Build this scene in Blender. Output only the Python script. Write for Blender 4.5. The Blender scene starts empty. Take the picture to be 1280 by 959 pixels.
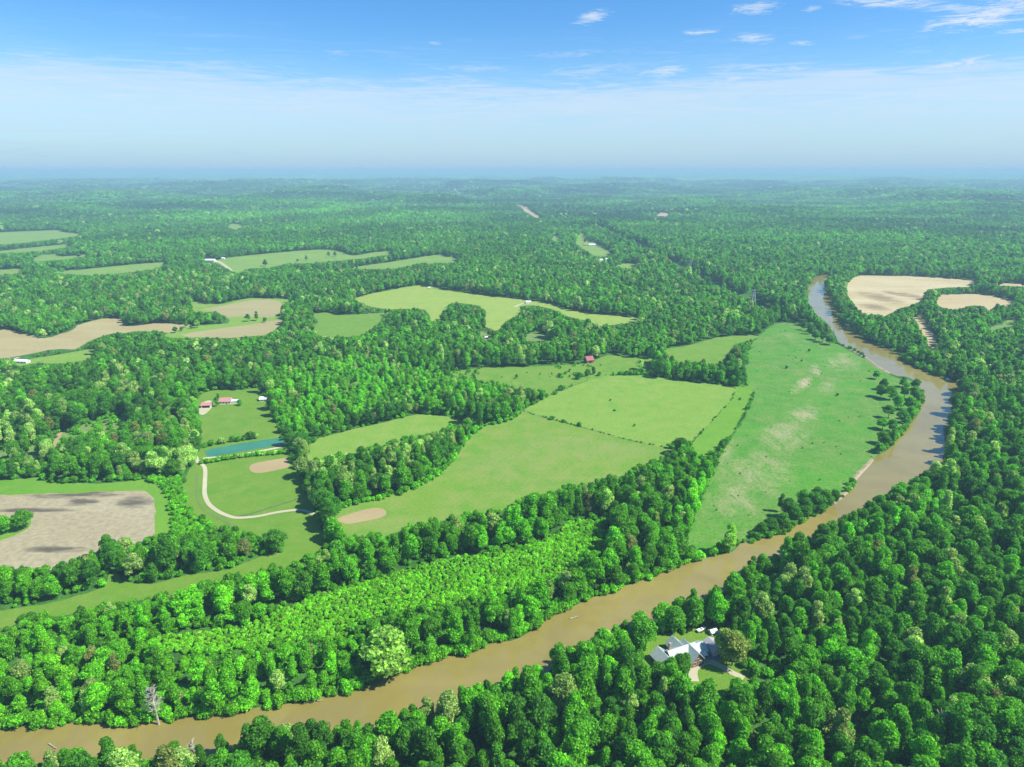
import bpy, bmesh, math, random
import numpy as np
from mathutils import Vector, Matrix
rng = np.random.default_rng(7)
random.seed(7)
C = bpy.context.scene.collection
scene = bpy.context.scene
# ------------------------------------------------------------------ camera model
W, H, F = 1280.0, 959.0, 853.0
CX, CY = W / 2, H / 2
CAMH = 230.0
PITCH = math.atan((CY - 212.5) / F)
cp, sp = math.cos(PITCH), math.sin(PITCH)


def project(x, y, z):
    """world -> photo pixels"""
    dz = z - CAMH
    depth = y * cp - dz * sp
    up = y * sp + dz * cp
    depth = np.maximum(depth, 1e-3)
    return CX + F * x / depth, CY - F * up / depth, depth


# ------------------------------------------------------------------ noise / terrain
def _hash(ix, iy, seed):
    n = (ix.astype(np.int64) * 374761393 + iy.astype(np.int64) * 668265263 + seed * 2147483647) & 0xFFFFFFFF
    n = ((n ^ (n >> 13)) * 1274126177) & 0xFFFFFFFF
    return ((n ^ (n >> 16)) & 0xFFFFFF) / float(0xFFFFFF)


def vnoise(x, y, s, seed=0):
    x = np.asarray(x, float) / s
    y = np.asarray(y, float) / s
    ix, iy = np.floor(x), np.floor(y)
    fx, fy = x - ix, y - iy
    fx = fx * fx * fx * (fx * (fx * 6 - 15) + 10)
    fy = fy * fy * fy * (fy * (fy * 6 - 15) + 10)
    a, b = _hash(ix, iy, seed), _hash(ix + 1, iy, seed)
    c, d = _hash(ix, iy + 1, seed), _hash(ix + 1, iy + 1, seed)
    return (a + (b - a) * fx) * (1 - fy) + (c + (d - c) * fx) * fy


def sstep(a, b, v):
    t = np.clip((v - a) / (b - a), 0, 1)
    return t * t * (3 - 2 * t)


def terrain(x, y):
    x = np.asarray(x, float)
    y = np.asarray(y, float)
    D = np.hypot(x, y)
    a1 = 13.0 * sstep(1050, 2200, D)
    a2 = 56.0 * sstep(2300, 6500, D)
    z = a1 * (vnoise(x, y, 520, 1) - .35)
    z = z + a2 * (vnoise(x, y, 1700, 2) - .45) + .95 * a2 * sstep(.35, .8, vnoise(x, y, 640, 5)) - .3 * a2
    z = z + 62 * sstep(7000, 30000, D) + 46 * sstep(6000, 20000, D) * (vnoise(x, y, 3600, 3) - .5)
    return z


def unproj(px, py, z=0.0, ter=True):
    """photo pixel -> world point on the ground (first hit)"""
    rx, ru = (px - CX) / F, (CY - py) / F
    dx, dy, dz = rx, cp + ru * sp, -sp + ru * cp
    if dz > -1e-3:
        dz = -1e-3
    t = (z - CAMH) / dz
    if ter and t * dy > 900:
        ts = np.geomspace(700, 60000, 2600)
        zz = CAMH + dz * ts
        hh = terrain(dx * ts, dy * ts) + z
        k = np.argmax(zz < hh)
        if zz[k] < hh[k]:
            a, b = ts[max(k - 1, 0)], ts[k]
            for _ in range(18):
                m = .5 * (a + b)
                if CAMH + dz * m < float(terrain(dx * m, dy * m)) + z:
                    b = m
                else:
                    a = m
            t = b
    return Vector((dx * t, dy * t, CAMH + dz * t))


def mpp(px, py):
    """metres per photo pixel across the view at that ground pixel"""
    p = unproj(px, py)
    return float(project(p.x, p.y, p.z)[2]) / F


# ------------------------------------------------------------------ node helpers
class NT:
    def __init__(s, tree):
        s.t = tree
        s.n = tree.nodes
        s.l = tree.links

    def new(s, kind, **kw):
        nd = s.n.new(kind)
        for k, v in kw.items():
            if k == 'inp':
                for kk, vv in v.items():
                    if hasattr(vv, 'is_output') or hasattr(vv, 'links'):
                        s.l.new(vv, nd.inputs[kk])
                    else:
                        nd.inputs[kk].default_value = vv
            else:
                setattr(nd, k, v)
        return nd

    def math(s, op, a, b=0.0, c=None, clamp=False):
        nd = s.n.new('ShaderNodeMath')
        nd.operation = op
        nd.use_clamp = clamp
        for i, v in enumerate((a, b) if c is None else (a, b, c)):
            if isinstance(v, (int, float)):
                nd.inputs[i].default_value = v
            else:
                s.l.new(v, nd.inputs[i])
        return nd.outputs[0]

    def mix(s, f, a, b, blend='MIX'):
        nd = s.n.new('ShaderNodeMix')
        nd.data_type = 'RGBA'
        nd.blend_type = blend
        nd.clamp_factor = True
        for i, v in ((0, f), (6, a), (7, b)):
            if isinstance(v, (int, float)):
                nd.inputs[i].default_value = v
            elif isinstance(v, tuple):
                nd.inputs[i].default_value = v if len(v) == 4 else (*v, 1)
            else:
                s.l.new(v, nd.inputs[i])
        return nd.outputs[2]

    def noise(s, vec, scale, detail=4, rough=.55, dist=0.0):
        nd = s.n.new('ShaderNodeTexNoise')
        nd.inputs['Scale'].default_value = scale
        nd.inputs['Detail'].default_value = detail
        nd.inputs['Roughness'].default_value = rough
        nd.inputs['Distortion'].default_value = dist
        s.l.new(vec, nd.inputs['Vector'])
        return nd.outputs['Fac']

    def ramp(s, f, stops, interp='LINEAR'):
        nd = s.n.new('ShaderNodeValToRGB')
        r = nd.color_ramp
        r.interpolation = interp
        while len(r.elements) > len(stops):
            r.elements.remove(r.elements[-1])
        while len(r.elements) < len(stops):
            r.elements.new(.5)
        for e, (p, c) in zip(r.elements, stops):
            e.position = p
            e.color = (*c, 1) if isinstance(c, tuple) else (c, c, c, 1)
        s.l.new(f, nd.inputs[0])
        return nd.outputs[0]

    def map(s, vec, scale=(1, 1, 1), rot=(0, 0, 0), loc=(0, 0, 0)):
        nd = s.n.new('ShaderNodeMapping')
        nd.inputs['Scale'].default_value = scale
        nd.inputs['Rotation'].default_value = rot
        nd.inputs['Location'].default_value = loc
        s.l.new(vec, nd.inputs['Vector'])
        return nd.outputs[0]


def new_mat(name):
    m = bpy.data.materials.new(name)
    m.use_nodes = True
    m.node_tree.nodes.clear()
    return m, NT(m.node_tree)


def finish(nt, color, rough=.9, spec=.2, bump=None, bstr=.3, bdist=.2, metal=0.0):
    p = nt.new('ShaderNodeBsdfPrincipled')
    if isinstance(color, tuple):
        p.inputs['Base Color'].default_value = (*color, 1)
    else:
        nt.l.new(color, p.inputs['Base Color'])
    p.inputs['Roughness'].default_value = rough
    p.inputs['Specular IOR Level'].default_value = spec
    p.inputs['Metallic'].default_value = metal
    if bump is not None:
        b = nt.new('ShaderNodeBump')
        b.inputs['Strength'].default_value = bstr
        b.inputs['Distance'].default_value = bdist
        nt.l.new(bump, b.inputs['Height'])
        nt.l.new(b.outputs[0], p.inputs['Normal'])
    o = nt.new('ShaderNodeOutputMaterial')
    nt.l.new(p.outputs[0], o.inputs['Surface'])
    return p


def pos(nt):
    return nt.new('ShaderNodeNewGeometry').outputs['Position']


def simple(name, col, rough=.8, spec=.3, var=.15, scale=.8, metal=0.0):
    m, nt = new_mat(name)
    f = nt.noise(pos(nt), scale, 5)
    a = tuple(c * (1 - var) for c in col)
    b = tuple(min(1, c * (1 + var)) for c in col)
    finish(nt, nt.mix(nt.ramp(f, [(.3, 0.0), (.7, 1.0)]), a, b), rough, spec, metal=metal)
    return m


def grass_mat(name, base, dry, lush, dryamt=.5, stripe=None, speck=.5, big=.012, patches=None, pcol=(.42, .35, .21)):
    """meadow: broad patches, streaks, fine mottling"""
    m, nt = new_mat(name)
    P = pos(nt)
    n1 = nt.noise(nt.map(P, (1, 1.6, 1), (0, 0, .5)), big, 5, .6, .4)
    n2 = nt.noise(P, big * 6, 5, .65)
    n3 = nt.noise(P, .45, 5, .7)
    n4 = nt.noise(P, 2.2, 3, .7)
    c = nt.mix(nt.ramp(n1, [(.38, 0.0), (.62, 1.0)]), base, lush)
    k = nt.math('MULTIPLY', nt.ramp(nt.math('ADD', nt.math('MULTIPLY', n1, .35), nt.math('MULTIPLY', n2, .65)), [(.5 - .1 * dryamt, 0.0), (.66, 1.0)]), dryamt)
    c = nt.mix(k, c, dry)
    if stripe:
        rot, wid, amt = stripe
        wv = nt.new('ShaderNodeTexWave', wave_type='BANDS', bands_direction='X')
        wv.inputs['Scale'].default_value = 1.0 / wid
        wv.inputs['Distortion'].default_value = 1.2
        wv.inputs['Detail'].default_value = 2
        nt.l.new(nt.map(P, (1, 1, 1), (0, 0, rot)), wv.inputs['Vector'])
        c = nt.mix(nt.math('MULTIPLY', wv.outputs['Fac'], amt), c, tuple(v * .72 for v in base))
    sh = nt.math('ADD', nt.math('MULTIPLY', n3, .6), nt.math('MULTIPLY', n4, .4))
    if patches:
        nn = nt.noise(nt.map(P, (1.0, .5, 1), (0, 0, .6)), .07, 8, .75, .6)
        for (sx, sy, rx, ry, a, amt) in patches:
            q = nt.map(nt.map(P, (1, 1, 1), (0, 0, 0), (-sx, -sy, 0)), (1, 1, 0), (0, 0, a))
            q = nt.map(q, (1 / rx, 1 / ry, 0))
            ln = nt.new('ShaderNodeVectorMath', operation='LENGTH')
            nt.l.new(q, ln.inputs[0])
            d = nt.math('SUBTRACT', 1.1, ln.outputs['Value'])
            f = nt.math('ADD', nt.math('MULTIPLY', d, .9), nt.math('MULTIPLY', nt.math('SUBTRACT', nn, .53), 4.5), clamp=True)
            f = nt.math('MULTIPLY', nt.math('MULTIPLY', f, nt.math('MULTIPLY', d, 2.5, clamp=True)), amt)
            c = nt.mix(f, c, pcol)
    c = nt.mix(nt.math('MULTIPLY', nt.ramp(sh, [(.36, 1.0), (.52, 0.0)]), speck), c, tuple(v * .5 for v in lush))
    c = nt.mix(nt.math('MULTIPLY', nt.ramp(sh, [(.54, 0.0), (.68, 1.0)]), speck * .5), c, tuple(min(1, v * 1.35) for v in dry))
    finish(nt, c, .95, .1, sh, .6, .5)
    return m


def soil_mat(name, base, light, dark, rot=.1, stain=None, rows=5.0, rowamt=.22):
    m, nt = new_mat(name)
    P = pos(nt)
    n1 = nt.noise(nt.map(P, (.35, 1.3, 1), (0, 0, rot)), .02, 6, .6, .3)
    n2 = nt.noise(P, .25, 5, .7)
    c = nt.mix(nt.ramp(n1, [(.35, 0.0), (.65, 1.0)]), base, light)
    wv = nt.new('ShaderNodeTexWave', wave_type='BANDS', bands_direction='Y')
    wv.inputs['Scale'].default_value = 1.0 / rows
    wv.inputs['Distortion'].default_value = 3
    wv.inputs['Detail'].default_value = 3
    nt.l.new(nt.map(P, (1, 1, 1), (0, 0, rot)), wv.inputs['Vector'])
    c = nt.mix(nt.math('MULTIPLY', wv.outputs['Fac'], rowamt), c, tuple(v * .8 for v in base))
    c = nt.mix(nt.math('MULTIPLY', nt.ramp(n2, [(.35, 1.0), (.6, 0.0)]), .35), c, dark)
    if stain:
        for (sx, sy, rx, ry, a) in stain:
            q = nt.map(P, (1, 1, 1), (0, 0, 0), (-sx, -sy, 0))
            q = nt.map(q, (1 / rx, 1 / ry, 0), (0, 0, a))
            ln = nt.new('ShaderNodeVectorMath', operation='LENGTH')
            nt.l.new(q, ln.inputs[0])
            d = nt.math('SUBTRACT', 1.15, ln.outputs['Value'])
            nn = nt.noise(nt.map(P, (.3, 1.6, 1), (0, 0, rot)), .09, 6, .65)
            f = nt.math('MULTIPLY', nt.math('ADD', d, nt.math('MULTIPLY', nt.math('SUBTRACT', nn, .5), 4.0)), 1.1, clamp=True)
            f = nt.math('MULTIPLY', nt.math('MULTIPLY', f, nt.math('MULTIPLY', d, 3.0, clamp=True)), .85)
            c = nt.mix(f, c, dark)
    finish(nt, c, .95, .1, n2, .4, .3)
    return m


# ------------------------------------------------------------------ mesh helpers
def mesh_obj(name, verts, faces, mats, parent=None, mi=None, smooth=False):
    me = bpy.data.meshes.new(name)
    me.from_pydata([tuple(v) for v in verts], [], faces)
    for m in (mats if isinstance(mats, (list, tuple)) else [mats]):
        me.materials.append(m)
    if mi is not None:
        me.polygons.foreach_set('material_index', mi)
    if smooth:
        me.polygons.foreach_set('use_smooth', [True] * len(me.polygons))
    me.update()
    o = bpy.data.objects.new(name, me)
    C.objects.link(o)
    if parent:
        o.parent = parent
    return o


def tag(o, label=None, cat=None, group=None, kind=None):
    if label:
        o['label'] = label
    if cat:
        o['category'] = cat
    if group:
        o['group'] = group
    if kind:
        o['kind'] = kind
    return o


def empty(name, loc, rz=0.0):
    o = bpy.data.objects.new(name, None)
    o.empty_display_size = 1
    C.objects.link(o)
    o.location = loc
    o.rotation_euler = (0, 0, rz)
    return o


class MB:
    """collects boxes, prisms and tapered tubes into one mesh"""

    def __init__(s):
        s.v, s.f = [], []

    def add(s, vs, fs):
        k = len(s.v)
        s.v += [tuple(v) for v in vs]
        s.f += [tuple(i + k for i in f) for f in fs]
        return s

    def box(s, x0, x1, y0, y1, z0, z1):
        vs = [(x, y, z) for z in (z0, z1) for x, y in ((x0, y0), (x1, y0), (x1, y1), (x0, y1))]
        return s.add(vs, [(0, 3, 2, 1), (4, 5, 6, 7), (0, 1, 5, 4), (1, 2, 6, 5), (2, 3, 7, 6), (3, 0, 4, 7)])

    def tube(s, p, q, r0, r1, n=6):
        p, q = Vector(p), Vector(q)
        d = (q - p).normalized()
        a = d.orthogonal().normalized()
        b = d.cross(a)
        vs = []
        for c, r in ((p, r0), (q, r1)):
            for i in range(n):
                t = 2 * math.pi * i / n
                vs.append(c + (a * math.cos(t) + b * math.sin(t)) * r)
        fs = [(i, (i + 1) % n, n + (i + 1) % n, n + i) for i in range(n)]
        fs += [tuple(range(n - 1, -1, -1)), tuple(range(n, 2 * n))]
        return s.add(vs, fs)

    def xf(s, M):
        s.v = [tuple(M @ Vector(v)) for v in s.v]
        return s

    def obj(s, name, m, parent=None):
        return mesh_obj(name, s.v, s.f, m, parent)


def smooth_line(pts, n=6, closed=False):
    """Catmull-Rom through pixel points"""
    P = [np.array(p, float) for p in pts]
    out = []
    N = len(P)
    for i in range(N if closed else N - 1):
        a = P[(i - 1) % N] if closed or i > 0 else P[0]
        b, c = P[i], P[(i + 1) % N]
        d = P[(i + 2) % N] if closed or i + 2 < N else P[-1]
        for k in range(n):
            t = k / n
            out.append(.5 * ((2 * b) + (c - a) * t + (2 * a - 5 * b + 4 * c - d) * t * t + (3 * b - a - 3 * c + d) * t ** 3))
    if not closed:
        out.append(P[-1])
    return out


def inpoly(px, py, poly):
    px, py = np.asarray(px, float), np.asarray(py, float)
    poly = np.asarray(poly, float)
    res = np.zeros(px.shape, bool)
    sel = np.where((px > poly[:, 0].min()) & (px < poly[:, 0].max()) & (py > poly[:, 1].min()) & (py < poly[:, 1].max()))[0]
    if len(sel) == 0:
        return res
    x, y = px[sel], py[sel]
    r = np.zeros(x.shape, bool)
    j = len(poly) - 1
    for i in range(len(poly)):
        xi, yi = poly[i]
        xj, yj = poly[j]
        if yi != yj:
            c = ((yi > y) != (yj > y)) & (x < (xj - xi) * (y - yi) / (yj - yi) + xi)
            r ^= c
        j = i
    res[sel] = r
    return res


def sheet(name, poly, m, lift=.05, smooth=3, label=None, cat=None, kind='structure', wobble=1.0, world=False):
    """a field, path or pool: polygon of photo pixels laid on the terrain"""
    pts = smooth_line(poly, smooth, True) if smooth > 1 else [np.array(p, float) for p in poly]
    wp = []
    for i, p in enumerate(pts):
        q = Vector((p[0], p[1], 0)) if world else unproj(p[0], p[1])
        wp.append(q)
    # natural edge: small in-plane wobble
    if wobble:
        n = len(wp)
        dens = []
        for i in range(n):
            a, b = wp[i], wp[(i + 1) % n]
            L = (b - a).length
            D = max(200.0, a.length)
            k = max(1, int(L / (D * .012)))
            for j in range(k):
                q = a.lerp(b, j / k)
                s = wobble * D / 700.0
                q = q + Vector((random.uniform(-s, s), random.uniform(-s, s) * 1.5, 0))
                dens.append(q)
        wp = dens
    bm = bmesh.new()
    vs = [bm.verts.new((p.x, p.y, 0)) for p in wp]
    es = [bm.edges.new((vs[i], vs[(i + 1) % len(vs)])) for i in range(len(vs))]
    bmesh.ops.triangle_fill(bm, use_beauty=True, use_dissolve=False, edges=es)
    xs = [p.x for p in wp]
    ys = [p.y for p in wp]
    Dm = math.hypot(max(abs(min(xs)), abs(max(xs))), max(ys))
    if Dm > 1000:
        step = 26.0 if Dm < 2500 else 60.0
        for ax, lo, hi in ((0, min(xs), max(xs)), (1, min(ys), max(ys))):
            k = lo + step
            while k < hi:
                co = (k, 0, 0) if ax == 0 else (0, k, 0)
                no = (1, 0, 0) if ax == 0 else (0, 1, 0)
                bmesh.ops.bisect_plane(bm, geom=bm.verts[:] + bm.edges[:] + bm.faces[:], plane_co=co, plane_no=no, dist=1e-4)
                k += step
    co = np.array([v.co[:] for v in bm.verts])
    hz = terrain(co[:, 0], co[:, 1])
    D = np.hypot(co[:, 0], co[:, 1])
    off = lift + .1 * np.maximum(0, (D - 900) / 1000.0) ** 2 * (1 + lift)
    for v, z in zip(bm.verts, hz + off):
        v.co.z = z
    bmesh.ops.recalc_face_normals(bm, faces=bm.faces[:])
    up = sum(f.normal.z * f.calc_area() for f in bm.faces)
    if up < 0:
        bmesh.ops.reverse_faces(bm, faces=bm.faces[:])
    me = bpy.data.meshes.new(name)
    bm.to_mesh(me)
    bm.free()
    me.materials.append(m)
    o = bpy.data.objects.new(name, me)
    C.objects.link(o)
    tag(o, label, cat, None, kind)
    return o


def ribbon_px(pts, w0, w1=None):
    """polygon in WORLD xy of a strip of width w metres along pixel points"""
    P = [unproj(*p) for p in smooth_line(pts, 5)]
    n = len(P)
    L, R = [], []
    for i in range(n):
        d = (P[min(i + 1, n - 1)] - P[max(i - 1, 0)])
        d.z = 0
        d.normalize()
        nrm = Vector((-d.y, d.x, 0))
        w = w0 if w1 is None else w0 + (w1 - w0) * i / (n - 1)
        L.append(P[i] + nrm * w / 2)
        R.append(P[i] - nrm * w / 2)
    return [(p.x, p.y) for p in L] + [(p.x, p.y) for p in reversed(R)]


# ------------------------------------------------------------------ traced outlines (photo pixels)
river_far = [(-300, 925), (-120, 918), (0, 912), (60, 910), (100, 905), (150, 908), (190, 903), (215, 902), (250, 897), (290, 893), (330, 885),
             (370, 880), (385, 876), (420, 870), (445, 865), (470, 850), (500, 842), (530, 832), (555, 822), (590, 818), (610, 806),
             (640, 803), (665, 790), (690, 770), (720, 758), (750, 745), (780, 735), (810, 725), (850, 708), (880, 700), (915, 692),
             (925, 682), (955, 673), (980, 667), (1000, 653), (1028, 641), (1047, 629), (1066, 613), (1067, 602), (1082, 586),
             (1092, 575), (1109, 563), (1120, 551), (1125, 538), (1139, 525), (1150, 511), (1153, 491), (1142, 476), (1131, 471),
             (1120, 470), (1098, 460), (1083, 449), (1066, 438), (1048, 428), (1042, 414), (1030, 401), (1016, 390), (1010, 377), (1009, 360),
             (1013, 351), (1022, 345), (1042, 343)]
river_near = [(1029, 353), (1033, 364), (1039, 377), (1046, 392), (1049, 404), (1066, 414), (1074, 422), (1094, 432), (1116, 440),
              (1131, 447), (1142, 456), (1160, 463), (1182, 472), (1193, 481), (1193, 497), (1184, 510), (1183, 525), (1178, 536),
              (1179, 555), (1176, 576), (1163, 585), (1146, 596), (1126, 607), (1105, 618), (1081, 626), (1075, 637), (1062, 645),
              (1037, 654), (1011, 668), (987, 675), (979, 686), (961, 695), (934, 703), (925, 717), (910, 723), (891, 731), (874, 738),
              (850, 750), (829, 760), (791, 772), (757, 791), (729, 805), (695, 813), (674, 832), (633, 837), (612, 855), (585, 854),
              (557, 867), (513, 888), (475, 900), (451, 902), (435, 894), (410, 901), (351, 908), (332, 901), (297, 916), (250, 927),
              (207, 931), (148, 935), (105, 928), (39, 939), (0, 950), (-120, 965), (-300, 985)]
river_vis = river_far + river_near
rn = []
for (x, y) in river_near:
    if y < 500 and x < 1190:
        rn.append((x + 1, y - .5))
    elif x > 1170:
        rn.append((x + 7, y + 1))
    else:
        hp = 20 / mpp(x, y)
        rn.append((x + 2, y + .42 * hp * .8))
river_water = [(x, y - 1.5 if x < 1100 and y > 500 else y) for x, y in river_far] + rn

pasture = [(970, 405), (993, 401), (1006, 405), (1015, 412), (1028, 422), (1042, 427), (1060, 438), (1083, 450), (1098, 461),
           (1122, 473), (1150, 480), (1150, 500), (1140, 522), (1122, 540), (1110, 560), (1092, 574), (1082, 585), (1066, 601), (1047, 626),
           (1020, 645), (985, 662), (947, 668), (932, 672), (918, 685), (900, 692), (870, 700), (858, 700), (861, 667), (869, 642), (880, 616), (895, 584), (900, 571),
           (915, 542), (936, 511), (943, 492), (934, 480), (930, 465), (932, 448), (940, 430), (955, 415)]
pasture_vis = [(970, 405), (993, 401), (1003, 405), (1012, 412), (1028, 423), (1042, 429), (1060, 441), (1083, 453), (1090, 462),
               (1090, 478), (1096, 500), (1100, 520), (1093, 545), (1092, 573), (1082, 584), (1064, 601), (1045, 620),
               (1022, 611), (994, 614), (970, 631), (951, 659), (932, 670), (905, 668), (880, 690), (862, 680), (861, 667), (869, 642), (880, 616), (895, 584), (900, 571),
               (915, 542), (936, 511), (943, 492), (934, 480), (932, 465), (934, 448), (942, 430), (955, 415)]
hayfield = [(655, 512), (681, 499), (708, 486), (732, 477), (760, 470), (810, 469), (840, 475), (889, 480), (920, 483), (914, 501), (898, 518),
            (876, 542), (866, 552), (851, 556), (832, 560), (780, 549), (748, 540), (726, 534), (700, 527), (683, 523)]
strip_meadow = [(920, 484), (945, 484), (942, 505), (926, 531), (911, 546), (897, 560), (878, 575), (860, 562), (866, 552), (898, 518)]
center_field = [(655, 513), (683, 523), (700, 527), (726, 534), (748, 540), (780, 549), (832, 560), (846, 566), (836, 571), (821, 578), (804, 584),
                (745, 606), (698, 613), (659, 624), (630, 638), (565, 649), (519, 657), (479, 671), (432, 672), (422, 652),
                (415, 640), (436, 631), (486, 620), (526, 606), (558, 581), (580, 552), (601, 534), (630, 527)]
slope_field = [(386, 557), (400, 548), (436, 538), (472, 530), (522, 518), (554, 520), (580, 525), (580, 530), (537, 545), (511, 547), (465, 563), (436, 570),
               (400, 576), (384, 578)]
back_field = [(548, 467), (599, 460), (633, 459), (670, 458), (726, 455), (741, 453), (752, 446), (770, 444), (786, 447), (817, 449), (812, 464),
              (765, 469), (732, 477), (709, 485), (685, 497), (678, 489), (655, 488), (625, 482), (600, 479), (563, 471)]
corner_field = [(827, 437), (857, 433), (895, 422), (932, 419), (951, 420), (932, 427), (918, 432), (910, 446), (902, 456), (871, 452),
                (852, 454), (833, 444)]
ridge_field = [(441, 374), (476, 365), (523, 356.5), (540, 359), (589, 367), (620, 371), (657, 375), (676, 377), (710, 387), (742, 393), (803, 397.5),
               (796, 402), (751, 408), (736, 401), (710, 396), (691, 387), (667, 382), (650, 383), (650, 392), (631, 403), (622, 414), (607, 408), (606, 387), (590, 381), (565, 379),
               (555, 387), (551, 399), (538, 402), (536, 391), (521, 386), (491, 387), (465, 384)]
glade_a = [(596, 416), (608, 415), (616, 421), (608, 426), (600, 421)]
glade_b = [(652, 421), (669, 415), (682, 418), (688, 427), (672, 427), (660, 426)]
west_pasture = [(386, 392), (414, 391), (431, 394), (482, 391), (481, 398), (463, 412), (452, 419), (425, 422), (399, 420), (388, 412), (399, 402)]
knoll_field = [(239, 376), (256, 380), (281, 380), (294, 376), (316, 372.5), (354, 374), (374, 375), (356, 380), (350, 391), (357, 402),
               (346, 411), (331, 420), (305, 421), (290, 423), (256, 423), (219, 422), (200, 421), (228, 411), (250, 407), (284, 404), (284, 397), (271, 390),
               (245, 391), (239, 388)]
knoll_upper = [(249, 387.5), (279, 382.5), (316, 375), (352, 377), (349, 391), (339, 397), (310, 395), (284, 397), (271, 389.5)]
knoll_lower = [(226, 419), (266, 412), (312, 406), (339, 401), (355, 402), (346, 410), (331, 419), (290, 422), (256, 422.5)]
tan_west = [(-60, 405), (0, 411), (28, 416), (54, 423), (75, 418), (91, 412.5), (96, 407), (131, 398), (152, 399), (158, 407), (169, 408), (197, 404),
            (240, 406), (231, 410), (212, 416), (178, 414), (156, 416), (135, 418), (112, 427), (94, 437), (82, 436), (60, 438), (24, 445),
            (0, 449), (-60, 460)]
grass_west = [(-60, 470), (0, 462), (11, 462), (18, 454), (37, 449), (60, 446), (94, 440), (120, 437), (118, 445), (103, 451), (75, 455), (47, 454), (30, 457), (10, 464),
              (-60, 480)]
far_a = [(-60, 292), (0, 290.6), (40, 289), (75, 288), (80, 290.6), (105, 293), (86, 297), (28, 304), (0, 306), (-60, 309)]
far_b = [(-40, 318), (0, 314), (37, 310), (88, 305), (88, 308.5), (51, 314), (0, 317), (-40, 321)]
far_c = [(36, 326), (52.5, 319), (71, 318), (78, 321), (112, 318), (105, 321.5), (75, 325), (50, 327)]
far_d = [(-40, 339), (0, 337.5), (34, 336), (22, 342), (0, 344), (-40, 345)]
far_e = [(54, 340), (94, 338), (169, 330.5), (212, 328), (199, 335), (169, 340), (131, 344), (90, 343.5)]
far_f = [(281, 323), (325, 318), (369, 314), (406, 312), (425, 313.5), (441, 320), (465, 316), (489, 314), (491, 318), (457, 323), (425, 326), (390, 329),
         (361, 330), (335, 335), (310, 336), (297, 342), (285, 336), (266, 328)]
far_g = [(426, 336), (457, 332), (486, 328), (510, 324), (551, 318.5), (574, 324), (570, 328), (523, 330), (495, 336), (460, 337)]
far_h = [(727, 291), (732.5, 293.5), (733, 300), (744, 304), (768, 317), (755, 320.6), (742, 320), (725, 309), (719, 304), (721, 297)]
far_i = [(764, 333), (781, 329), (798, 331), (789, 335.5)]
far_j = [(688, 299), (695, 294), (701, 298), (695, 302)]
far_k = [(644, 256), (654, 257.6), (676.5, 272), (670.5, 273), (655, 264)]
far_l = [(818, 270.5), (827, 266), (836, 268), (835, 271)]
far_m = [(566, 236.5), (570, 236.5), (577, 242.5), (573, 242.5)]
far_n = [(281, 284), (292, 279.5), (306, 282), (296, 287.5)]
clearcut = [(652, 260), (700, 256), (760, 262), (800, 264), (845, 262), (885, 268), (850, 274), (780, 277), (720, 275), (690, 270)]
stubble_a = [(1075, 344.5), (1110, 345), (1153, 346), (1219, 351), (1220, 355), (1212, 359), (1160, 361.6), (1155, 375), (1140, 382), (1122, 387), (1107, 396),
             (1098, 393), (1083, 395), (1072, 386), (1059, 370), (1057, 359), (1064, 349.5)]
stubble_b = [(1172, 369), (1195, 368), (1219, 368), (1241, 370), (1271, 377), (1260, 384), (1246, 381), (1236, 390), (1230, 383), (1210, 383), (1197, 388), (1176, 384),
             (1170, 379)]
stubble_c = [(1141, 394), (1153, 397), (1164, 412), (1173, 429), (1168.6, 437), (1160, 434), (1151, 414)]
stubble_d = [(1243, 354), (1285, 355), (1330, 357), (1330, 361), (1285, 359), (1247, 357)]
glade_e = [(1230, 410), (1252, 406), (1263, 399), (1276, 401), (1265, 408), (1241, 413)]
house_lawn = [(245, 495), (267, 488.5), (300, 487), (324, 485.6), (332, 500), (339, 512), (346, 529), (352, 545), (358, 558), (362, 566), (361, 575), (373, 591), (380, 608),
              (382, 618), (391, 630), (394, 643), (400, 658), (406, 678), (388, 698), (369, 708), (330, 716), (285, 725), (269, 729), (235, 742), (188, 749), (141, 756),
              (111, 762), (67, 772), (27, 776), (0, 790), (-60, 800), (-60, 775), (0, 764), (34, 759), (81, 749), (130, 734), (136, 719), (149, 717), (153, 728), (195, 728.6),
              (235, 718.5), (285, 712), (322, 698), (353, 690), (352, 676), (344, 667), (322, 671), (296, 666), (267, 662), (256, 650), (241, 642), (232, 630), (230, 610),
              (232, 594), (241, 581), (246, 570), (251, 556), (251, 540), (248, 521), (245, 505)]
crop_grass = [(-60, 603), (0, 601), (47, 597.6), (64, 604), (134, 604), (178, 600), (201, 604), (212, 628), (216, 661), (205, 673), (188, 678), (158, 679), (129, 683),
              (107, 695), (74, 705), (20, 711), (0, 713), (-60, 716)]
crop_soil = [(-60, 621), (0, 619), (101, 616), (150, 614), (181, 614), (191, 620), (193.5, 640), (193, 672), (165, 690), (107, 700), (74, 712), (0, 722), (-60, 730)]
crop_islet = [(-60, 650), (0, 648), (30, 646), (39, 650), (37, 660), (20, 668), (0, 676), (-60, 690)]
clear_a = [(64, 560), (68, 547), (74, 540), (88, 540), (88, 545), (76, 552), (72, 567)]
clear_b = [(92, 541), (105, 530), (131, 524.5), (154, 519), (166, 521), (152, 535), (137, 543), (112, 548), (96, 549)]
clear_c = [(34, 559), (51, 556), (51, 569), (44, 581), (36, 578)]
clear_d = [(-20, 560), (11, 562), (12, 577), (-20, 580)]
lodge_clear = [(806, 801), (832, 793), (857, 793), (868, 787), (896, 789), (900, 800), (899, 812), (899, 826), (928, 842), (918, 856), (890, 855), (871, 852),
               (860, 851), (861, 832), (843, 827), (827, 825), (813, 832), (806, 828), (805, 815)]
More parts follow.
